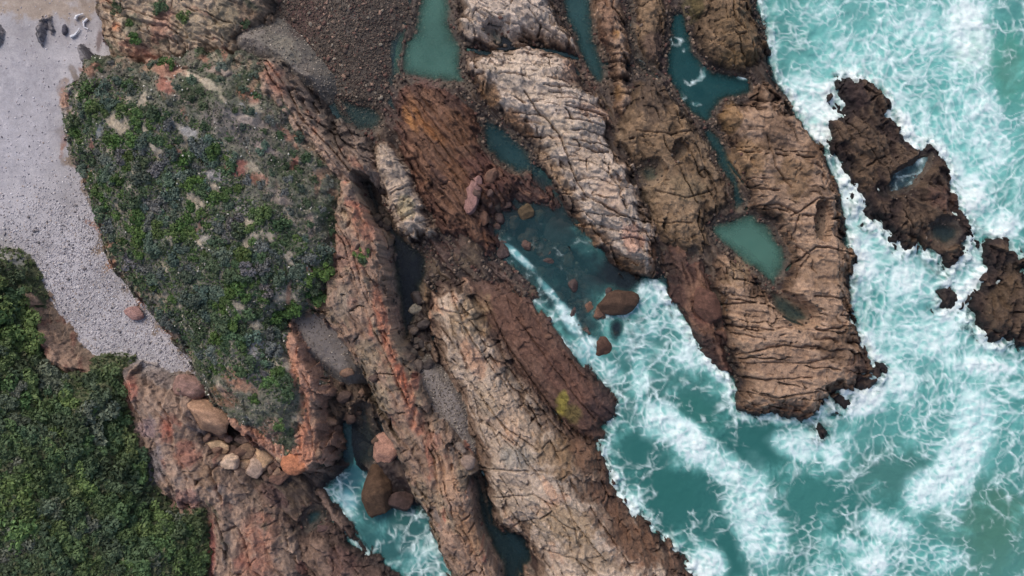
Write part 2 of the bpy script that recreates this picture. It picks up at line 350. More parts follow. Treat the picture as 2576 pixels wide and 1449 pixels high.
for lab, poly in (('dark weedy rock standing on the grey sand', [(94, 80), (104, 48), (117, 52), (122, 80), (116, 112), (106, 122), (98, 104)]),
                  ('curved dark rock beside the weedy rock on the sand', [(119, 44), (132, 48), (142, 74), (140, 96), (132, 88), (128, 66)]),
                  ('dark rock on the sand at the left edge', [(-24, 62), (4, 58), (15, 86), (10, 112), (-2, 124), (-24, 120)])):
    region('beach_rock', lab, poly, .8, 1.5, .6, 'weed', slope=1.5, z=1.1, rough=.5, ragged=.8, lev=(.9, 1.2, 1.6))
region('beach_rock', 'purplish rock leaning on the corner of the headland', [(198, 118), (214, 110), (230, 128), (250, 150), (245, 190), (216, 192), (203, 152)], 1.2, 3.0, 1.2, 'weed', slope=2, z=1.8, rough=.6, ang=65, lev=(1.0, 1.8, 3))
# ---- middle
region('rock_ridge', 'ribbed tan spine beside the head of the black cleft', [(928, 375), (945, 350), (975, 362), (1000, 390), (1035, 435), (1062, 500), (1085, 560), (1105, 592), (1062, 602), (1022, 602), (988, 572), (962, 510), (935, 440)],
       .6, 3.2, 1.4, 'tan2', slope=1.6, z=1.4, ang=150, blk=(1.4, .55), crack=.35, rough=.4, lev=(.4, 1.0, 2.6))
region('rock_ridge', 'dark red brown rock with slanting layers and orange streaks', [(1000, 225), (1050, 192), (1112, 218), (1172, 258), (1202, 290), (1216, 372), (1262, 420), (1310, 440), (1305, 500), (1245, 520), (1222, 560), (1254, 622), (1232, 645), (1172, 605), (1112, 600), (1062, 520), (1012, 420), (992, 340), (1000, 280)],
       .25, 2.4, 2.6, 'algae', slope=1.1, ang=53, blk=(3.2, .6), crack=.22, rough=.3, saw=.5, sawp=.75, grain=(.2, 2.2),
       lev=(.2, .8, 2.2), accent=[((66, 48, 48), .1, 2.0, .6), ((128, 84, 56), .15, 2.4, .5)])
region('rock_shelf', 'low maroon shelf awash between the layered rock and the tan ridge', [(1040, 590), (1110, 600), (1180, 610), (1240, 650), (1330, 700), (1372, 745), (1330, 750), (1260, 722), (1200, 690), (1130, 640), (1060, 630)],
       -.12, .35, 1.2, 'wine', slope=.5, ang=40, rough=.22, saw=.25, sawp=1.1, wet=.9, blk=(2.0, 1.0), crack=.2)
region('rock_shelf', 'dull red shelf at the head of the gully', [(1200, 392), (1262, 402), (1335, 438), (1388, 478), (1402, 520), (1335, 525), (1262, 535), (1215, 505)],
       -.12, .30, 1.2, 'algae', slope=.5, ang=53, rough=.3, saw=.25, sawp=.8, wet=.9, blk=(2.4, .8), crack=.2, ragged=1.3)
region('rock_outcrop', 'big pale tan rock with deep cracks at top centre', [(1168, 165), (1180, 138), (1232, 120), (1300, 110), (1342, 114), (1400, 121), (1448, 142), (1458, 192), (1492, 222), (1522, 275), (1542, 305), (1538, 372), (1592, 402), (1602, 452), (1622, 492), (1642, 560), (1652, 604), (1662, 680), (1640, 702), (1590, 698), (1550, 680), (1530, 642), (1482, 592), (1442, 552), (1420, 502), (1390, 462), (1356, 412), (1350, 372), (1310, 342), (1260, 302), (1220, 262), (1190, 222), (1174, 192)],
       .1, 3.9, 2.9, 'tan', slope=1.3, z=.7, ang=8, blk=(2.3, .95), crack=.45, rough=.45, lev=(.6, 1.5, 2.5), grain=(.45, 1.3),
       accent=[((196, 150, 118), .24, 2.4, .6), ((150, 138, 124), .22, 1.6, .5)])
region('rock_outcrop', 'tan rock holding a dark pool behind the big cracked rock', [(1152, E0), (1420, E0), (1400, 0), (1412, 42), (1442, 98), (1452, 132), (1385, 116), (1300, 102), (1268, 118), (1220, 124), (1172, 106), (1145, 78), (1150, 40)],
       .1, 2.8, 2.0, 'tan', slope=1.3, z=.6, ang=30, blk=(1.7, 1.1), crack=.4, rough=.4, lev=(.3, 1.0, 2.2))
region('rock_outcrop', 'brown rock finger with an orange patch between two channels', [(1490, E0), (1575, E0), (1566, 0), (1580, 60), (1592, 132), (1592, 215), (1582, 290), (1560, 320), (1545, 270), (1530, 205), (1518, 135), (1494, 80), (1488, 0)],
       .1, 1.9, 1.4, 'brown', slope=1.2, ang=0, blk=(1.8, 1.1), crack=.35, rough=.35)
region('rock_outcrop', 'dark wet rock laced with foam beside the brown finger', [(1594, E0), (1700, E0), (1690, 0), (1672, 80), (1680, 150), (1652, 182), (1612, 162), (1596, 100)],
       .2, 1.1, 1.2, 'olive', slope=1.4, ang=75, rough=.35, blk=(1.4, 1.0), crack=.3)
region('rock_outcrop', 'round topped brown rock beside the white surf at the top edge', [(1722, E0), (1880, E0), (1892, 0), (1912, 50), (1948, 112), (1938, 172), (1880, 184), (1790, 182), (1752, 130), (1738, 60)],
       0, 2.6, 2.6, 'olive', slope=1.2, ang=65, blk=(1.3, .9), crack=.32, rough=.45, lev=(.4, 1.0, 2.4))
region('rock_outcrop', 'low olive brown rock dotted with small pools behind the pale tan rock', [(1545, 280), (1592, 190), (1642, 182), (1692, 230), (1742, 292), (1792, 352), (1802, 402), (1832, 452), (1840, 512), (1785, 560), (1795, 640), (1725, 645), (1655, 610), (1622, 500), (1600, 425), (1580, 380), (1535, 372)],
       .15, 1.8, 2.2, 'olive', slope=1.0, ang=70, blk=(1.5, 1.1), crack=.34, rough=.4, lev=(.45, 1.0, 1.7), accent=[((146, 122, 96), .18, 2.0, .6)])
region('rock_bench', 'wet dark brown bench beside the foaming gully', [(1655, 605), (1785, 625), (1800, 700), (1838, 880), (1858, 965), (1812, 925), (1760, 862), (1702, 782), (1672, 700)],
       .12, .9, 1.6, 'algae', slope=1.0, ang=70, rough=.32, saw=.25, sawp=1.2, wet=.7)
region('rock_headland', 'large brown ribbed promontory reaching into the surf', [(1798, 282), (1840, 250), (1890, 240), (1892, 200), (1940, 190), (1982, 250), (2042, 322), (2082, 372), (2102, 432), (2122, 482), (2126, 560), (2162, 642), (2152, 742), (2164, 832), (2200, 900), (2212, 942), (2152, 985), (2092, 1000), (2052, 1052), (1990, 1058), (1902, 1042), (1862, 1022), (1850, 960), (1832, 882), (1812, 802), (1790, 700), (1778, 630), (1840, 640), (1900, 690), (1950, 740), (1985, 640), (1950, 570), (1900, 540), (1880, 500), (1850, 420), (1812, 340)],
       -.05, 2.7, 2.3, 'brown', slope=1.2, ang=8, blk=(2.6, .95), crack=.42, rough=.42, lev=(.7, 1.4, 2.3), grain=(.4, 1.3), accent=[((164, 132, 106), .16, 2.4, .5), ((84, 64, 50), .2, 2.0, .6)])
region('rock_island', 'jagged dark island in the surf with a foam filled bowl', [(2086, 225), (2112, 215), (2135, 185), (2185, 203), (2232, 232), (2252, 312), (2272, 332), (2302, 362), (2332, 372), (2352, 360), (2372, 412), (2402, 462), (2442, 540), (2472, 592), (2432, 642), (2402, 690), (2352, 668), (2320, 620), (2275, 640), (2242, 592), (2212, 556), (2182, 568), (2132, 512), (2112, 442), (2096, 382), (2086, 312), (2120, 285)],
       .1, 1.45, 2.4, 'dark', slope=.8, ang=60, blk=(1.8, 1.1), crack=.4, rough=.8, warp=1.8, ragged=1.2, lev=(.55, 1.1, 1.8))
region('rock_island', 'blunt dark island cut off by the right edge', [(2498, 612), (2530, 592), (2556, 612), (2576, 660), (2660, 720), (2680, 850), (2576, 872), (2520, 872), (2462, 832), (2432, 782), (2460, 722), (2488, 662)],
       .1, 1.5, 2.2, 'dark', slope=.8, ang=100, blk=(1.7, 1.1), crack=.38, rough=.7, warp=1.6, ragged=1.3, lev=(.5, 1.0, 1.7))
region('rock_ridge', 'broad tan whaleback ridge split into blocks at bottom centre', [(1088, 715), (1140, 692), (1180, 700), (1232, 780), (1290, 880), (1352, 980), (1420, 1050), (1470, 1090), (1515, 1110), (1530, 1150), (1560, 1222), (1612, 1282), (1642, 1332), (1702, 1372), (1742, 1412), (1758, 1449), (1900, E1),
        (1400, E1), (1320, 1449), (1335, 1400), (1322, 1362), (1290, 1342), (1242, 1312), (1228, 1262), (1202, 1192), (1186, 1132), (1166, 1080), (1150, 1012), (1112, 952), (1082, 882), (1074, 800)],
       -.05, 4.0, 4.6, 'tan2', slope=1.4, z=.6, ang=57, blk=(2.1, 1.0), crack=.30, rough=.45, lev=(.9, 1.8, 2.7), grain=(.25, 1.2), tilt=(-.06, .02),
       accent=[((196, 148, 116), .2, 2.4, .6), ((150, 138, 124), .2, 1.6, .5)])
region('rock_slab', 'smooth dark brown slab on the seaward flank of the tan whaleback', [(1150, 690), (1205, 690), (1262, 716), (1332, 752), (1382, 812), (1432, 860), (1472, 922), (1532, 968), (1564, 1012), (1544, 1050), (1505, 1075), (1530, 1095), (1500, 1120), (1430, 1090), (1340, 1010), (1260, 900), (1200, 790)],
       -.05, 1.9, 3.0, 'flank', slope=1.0, z=.4, ang=52, rough=.2, saw=.35, sawp=1.3, blk=(4.0, 1.3), crack=.22, terr=.25, ragged=.6, grain=(.15, 1.4), lev=(.25, .8, 1.8))
for lab, poly, top in (
    ('small dark rock awash off the point of the promontory', [(2030, 1075), (2060, 1060), (2085, 1085), (2060, 1105)], .5),
    ('dark wet knob at the foot of the promontory amid white foam', [(2085, 1005), (2125, 990), (2150, 1015), (2120, 1035), (2090, 1030)], .6),
    ('dark ledge off the eastern corner of the promontory', [(2140, 960), (2185, 930), (2215, 915), (2225, 945), (2190, 980), (2150, 985)], .6),
    ('half drowned rock between the two dark islands', [(2345, 750), (2385, 715), (2410, 745), (2385, 780), (2350, 780)], .35)):
    region('sea_rock', lab, poly, .05, top, .7, 'dark', slope=1.0, rough=.3, warp=1.4, z=0)

# ---- pools and channels (still water)
GREEN = (62, 120, 108); TEAL = (30, 84, 88); DTEAL = (24, 56, 62); INK = (26, 32, 40)
pool([(1055, E0), (1150, E0), (1142, 0), (1140, 60), (1150, 90), (1172, 112), (1166, 180), (1190, 225), (1150, 218), (1100, 212), (1040, 205), (1000, 190), (1008, 110), (1044, 60)], 0, .9, (80, 124, 114), 'milky green pool between the cobbles and the tan rocks', .86, ramp=1.2)
pool([(1408, E0), (1490, E0), (1488, 0), (1492, 85), (1518, 145), (1528, 210), (1500, 215), (1465, 165), (1442, 95), (1410, 30)], 0, .9, (50, 88, 92), 'narrow teal channel between the tan rock and the brown finger', .8)
pool([(1575, E0), (1595, E0), (1593, 60), (1602, 130), (1650, 180), (1680, 190), (1660, 205), (1600, 180), (1590, 120), (1575, 30)], 0, .6, INK, 'dark slot of water between the brown finger and the foam laced rock', .9, foam=.25)
pool([(1682, 40), (1722, 30), (1740, 110), (1780, 175), (1850, 186), (1892, 196), (1890, 236), (1840, 246), (1805, 265), (1785, 315), (1745, 295), (1702, 232), (1672, 175), (1678, 110)], 0, 1.2, (32, 78, 82), 'deep teal pool with foam swirls below the round topped rock', .84, foam=.30, key='swirl')
pool([(1762, 325), (1790, 318), (1812, 345), (1835, 385), (1856, 430), (1866, 480), (1885, 505), (1850, 540), (1840, 500), (1828, 450), (1792, 400)], 0, .9, (40, 78, 82), 'slim teal channel along the landward side of the promontory', .8)
pool([(1782, 560), (1850, 542), (1890, 530), (1940, 560), (1982, 630), (1982, 672), (1962, 700), (1948, 738), (1898, 690), (1840, 640), (1788, 602)], 0, .9, (86, 130, 118), 'milky green pool in the promontory', .88, ramp=1.0)
pool([(1938, 728), (1968, 738), (2000, 752), (2040, 790), (2030, 815), (1985, 818), (1952, 792), (1938, 760)], .05, .6, (48, 66, 68), 'dark grey pool in the fork of the promontory', .85)
pool([(2048, 520), (2070, 515), (2076, 560), (2066, 605), (2050, 600), (2044, 560)], .9, .4, (56, 70, 70), 'upright slit of grey water near the outer edge of the promontory', .85)
pool([(1610, 410), (1650, 408), (1668, 440), (1650, 470), (1615, 462), (1602, 435)], .35, .4, (58, 76, 72), 'shallow greenish pool on the low olive rock', .75)
pool([(1690, 365), (1715, 362), (1722, 385), (1702, 398), (1686, 388)], .4, .4, (50, 68, 70), 'coin sized dark pool on the low olive rock', .85)
pool([(1735, 630), (1755, 632), (1760, 650), (1740, 662), (1728, 648)], .2, .35, (64, 98, 90), 'little green pool on the wet bench', .85)
pool([(1790, 735), (1805, 730), (1812, 780), (1802, 830), (1790, 790)], .05, .4, (48, 90, 88), 'thin green slot on the wet bench below the promontory', .85)
pool([(1222, 72), (1248, 60), (1275, 95), (1292, 112), (1262, 118), (1236, 100)], 1.3, .5, (40, 46, 54), 'dark pool cupped in the tan rock', .9)
pool([(1208, 300), (1262, 312), (1332, 372), (1352, 430), (1312, 442), (1262, 420), (1216, 370)], 0, .8, (36, 74, 82), 'dim blue green pool beside the layered red rock', .75)
pool([(845, 235), (890, 255), (950, 272), (972, 300), (945, 335), (900, 335), (870, 300)], 0, .6, (50, 76, 78), 'murky teal pool at the lower end of the cobble bed', .7)
pool([(905, 452), (932, 455), (952, 490), (985, 560), (1030, 605), (1080, 645), (1070, 700), (1048, 780), (1035, 850), (1020, 860), (1008, 830), (1002, 765), (985, 690), (985, 610), (950, 555)], 0, 1.0, (30, 35, 43), 'black water in the narrow cleft beside the rusty ridge', .92)
pool([(895, 1020), (925, 1010), (945, 1060), (962, 1120), (945, 1170), (910, 1175), (895, 1120)], 0, .6, (44, 50, 56), 'dark still water in the hollow beside the rusty ridge', .65)
pool([(768, 1292), (800, 1268), (825, 1292), (812, 1318), (780, 1335), (764, 1315)], .1, .5, (38, 78, 86), 'small blue pool in the slabs by the inlet', .85)
pool([(1182, 1178), (1204, 1195), (1230, 1265), (1242, 1312), (1290, 1344), (1324, 1364), (1336, 1400), (1310, 1449), (1350, E1), (1290, E1), (1265, 1420), (1235, 1375), (1212, 1332), (1202, 1270)], 0, .9, (32, 52, 58), 'dark slit of water between the rusty ridge and the tan ridge', .92)
pool([(2335, 560), (2375, 548), (2415, 570), (2412, 610), (2370, 625), (2335, 600)], .5, .5, (50, 66, 72), 'grey pool on the jagged island', .85)
pool([(2222, 455), (2262, 425), (2310, 395), (2345, 380), (2335, 420), (2305, 455), (2270, 492), (2232, 488)], .05, .5, (84, 118, 134), 'bowl of foamy water in the jagged island', .95, foam=.75, key='bowl')

# ---- the main fissures, traced one by one
def fissure(pts, width, depth, z=2.5):
    p = m2(pts, z); S = window(p, 1.0)
    x = GX[S] + .10 * N_MID[S] + .05 * N_FIN[S]; y = GW[S] + .12 * fbm(GX[S] / .9, GW[S] / .9, 2, 88)
    d2 = np.full(x.shape, 1e6, F32)
    for (ax, ay), (bx_, by_) in zip(p[:-1], p[1:]):
        ex, ey = bx_ - ax, by_ - ay; t = np.clip(((x - ax) * ex + (y - ay) * ey) / (ex * ex + ey * ey), 0, 1)
        d2 = np.minimum(d2, (x - ax - ex * t) ** 2 + (y - ay - ey * t) ** 2)
    wv = width * .62 * (1 + .5 * N_MID[S])
    H[S] = H[S] - .8 * depth * np.exp(-d2 / (wv * wv)) * (RID[S] > 0)
for q in [
    ([(1319, 234), (1348, 278), (1382, 313), (1411, 352), (1431, 405), (1450, 454), (1475, 493), (1519, 522), (1568, 547)], .13, 1.0), ([(1289, 281), (1328, 288), (1367, 293)], .10, .6),
    ([(1367, 222), (1446, 227), (1490, 236)], .11, .7), ([(1400, 252), (1460, 256), (1506, 266)], .10, .6), ([(1421, 273), (1470, 279), (1524, 286)], .12, .8), ([(1421, 303), (1470, 308), (1530, 317)], .11, .8), ([(1436, 332), (1480, 333), (1534, 342)], .10, .6), ([(1475, 376), (1499, 386), (1533, 378)], .12, .8),
    ([(1380, 236), (1420, 240), (1470, 248)], .08, .5), ([(1440, 290), (1500, 297)], .08, .5), ([(1545, 380), (1560, 420), (1600, 440)], .10, .5), ([(1430, 405), (1480, 410), (1530, 440), (1560, 480)], .10, .5), ([(1450, 454), (1500, 450), (1540, 470)], .08, .4),
    ([(1543, 605), (1582, 598), (1631, 605), (1646, 635)], .12, .7), ([(1560, 640), (1600, 655), (1640, 650)], .09, .4), ([(1460, 520), (1500, 560), (1560, 585)], .09, .4), ([(1355, 400), (1400, 395), (1440, 430)], .10, .5),
    ([(1172, 112), (1225, 124), (1275, 120), (1338, 110), (1387, 117), (1455, 136)], .26, 1.9, 1.6), ([(1200, 30), (1240, 55), (1300, 60)], .10, .5), ([(1330, 20), (1360, 60), (1420, 90)], .10, .5),
    ([(1998, 679), (2050, 620), (2100, 626), (2161, 640)], .14, .9), ([(2050, 744), (2129, 751)], .13, .8), ([(1828, 767), (1880, 762), (1933, 766)], .13, .8), ([(1841, 823), (1890, 822), (1945, 832)], .12, .7), ([(1861, 895), (1920, 878), (1972, 868), (2063, 880)], .12, .7), ([(1868, 953), (1930, 956), (2040, 950)], .11, .6),
    ([(1990, 545), (2060, 500), (2120, 500)], .13, .7), ([(1890, 520), (1960, 510), (2010, 540), (2000, 600)], .14, .8), ([(1850, 400), (1900, 470), (1960, 480)], .14, .8), ([(1930, 340), (1950, 420), (1990, 470)], .13, .7), ([(1840, 640), (1850, 700), (1930, 715)], .12, .7), ([(2010, 700), (2040, 640), (2000, 610)], .12, .7), ([(1990, 800), (2060, 830), (2150, 820)], .13, .7), ([(1850, 920), (1930, 912), (2030, 915), (2100, 900)], .10, .5), ([(1870, 990), (1960, 1000), (2060, 985)], .10, .5),
    ([(1136, 746), (1178, 842), (1226, 914), (1268, 963), (1310, 1030)], .11, .6, 3), ([(1220, 758), (1280, 878), (1365, 999), (1401, 1047), (1450, 1110)], .13, .7, 2.5), ([(1268, 914), (1329, 993), (1413, 1095)], .12, .6), ([(1184, 963), (1268, 1071), (1353, 1131)], .12, .6, 3), ([(1210, 1060), (1290, 1110), (1360, 1200)], .11, .5, 3), ([(1300, 800), (1380, 910), (1450, 1000), (1500, 1060)], .12, .5, 1.5), ([(1090, 850), (1140, 950), (1190, 1040), (1230, 1130)], .11, .5, 3),
    ([(1205, 1185), (1290, 1180), (1330, 1180)], .10, .5, 3), ([(1240, 1260), (1340, 1240), (1400, 1270)], .11, .5, 3), ([(1290, 1330), (1380, 1290), (1450, 1330)], .11, .5, 3), ([(1400, 1200), (1440, 1300), (1520, 1400)], .11, .5, 2), ([(1350, 1380), (1440, 1390), (1510, 1440)], .11, .5, 2), ([(1100, 780), (1160, 790), (1200, 770)], .1, .4, 3),
    ([(1600, 530), (1660, 560), (1740, 560)], .12, .5, 1.5), ([(1600, 330), (1680, 340), (1740, 330)], .12, .5, 1.2), ([(1650, 480), (1720, 500), (1790, 480)], .12, .5, 1.2), ([(1530, 150), (1590, 156)], .14, .8, 1.5), ([(1530, 190), (1588, 196)], .12, .6, 1.5), ([(1540, 230), (1586, 236)], .12, .6, 1.5),
    ([(720, 220), (760, 300), (820, 360), (880, 430)], .14, .8, 4.5), ([(690, 180), (740, 260)], .12, .6, 4.8), ([(770, 290), (830, 330), (870, 400)], .13, .7, 4)]:
    fissure(*q)

# ---- shallow rocky floor of the gully in the middle and of the small inlet
SHALLOW = m2([(1180, 500), (1300, 480), (1400, 480), (1480, 580), (1560, 690), (1640, 720), (1600, 900), (1500, 930), (1420, 860), (1370, 760), (1240, 680)], 0)
_S = window(SHALLOW, 2); _d = sdf(chaikin(SHALLOW), GX[_S], GW[_S])
_fl = -.50 + .50 * N_BIG[_S] + .45 * N_MID[_S] + .45 * CELL1[_S] + .25 * CELL2[_S]
_m = (RID[_S] == 0) & (_d > -1)
H[_S] = np.where(_m, np.maximum(H[_S], np.where(_d > 0, _fl, _fl + _d)), H[_S])
C[_S] = np.where(_m[..., None], lin((98, 78, 72)) * (1 + .4 * N_MID[_S] + .5 * CELL1[_S])[..., None], C[_S])

EDGE = [(152, 300), (160, 350), (180, 395), (205, 420), (215, 460), (235, 530), (258, 590), (262, 640), (300, 680), (340, 735), (385, 790), (415, 830), (470, 890), (165, 215), (205, 195), (250, 165), (330, 165), (400, 160), (470, 155), (560, 145), (620, 160), (660, 240), (700, 300), (750, 350), (800, 410), (835, 470), (850, 560), (850, 640), (815, 740), (780, 790)]
# ------------------------------------------------------------------ coloured patches: lichen, algae, weed, bare sand, and some painted shadow
PX_ = 1288 + GX * PXM * CAM_H / (CAM_H - H); PY_ = 724.5 + GW * PXM * CAM_H / (CAM_H - H)
def patch(cx, cy, rx, ry, ang, col, st=.8, nz=.6, soft=.5):
    k = 1.12
    R = max(rx, ry) * 1.6 / PXM
    x0, y0 = (cx - 1288) / PXM, (cy - 724.5) / PXM
    S = window([(x0 * .88 - R, y0 * .88 - R), (x0 + R, y0 + R), (x0 - R, y0 - R), (x0 * .88 + R, y0 * .88 + R)], .5)
    a = math.radians(ang); dx = PX_[S] - cx; dy = PY_[S] - cy
    u = (dx * math.cos(a) + dy * math.sin(a)) / rx; v = (-dx * math.sin(a) + dy * math.cos(a)) / ry
    r = np.sqrt(u * u + v * v) + nz * (N_MID[S] + .5 * N_FIN[S])
    m = sstep(1.0, 1.0 - soft, r) * st
    if col[0] - col[2] > 78 and col[0] > 150: m = m * np.clip(.62 + .8 * N_MID[S] + .4 * N_FIN[S], 0, .95)
    sh = np.clip(1 + .25 * N_FIN[S] + .2 * N_MID[S], .6, 1.5)
    C[S] = C[S] + (lin(col) * sh[..., None] - C[S]) * m[..., None]

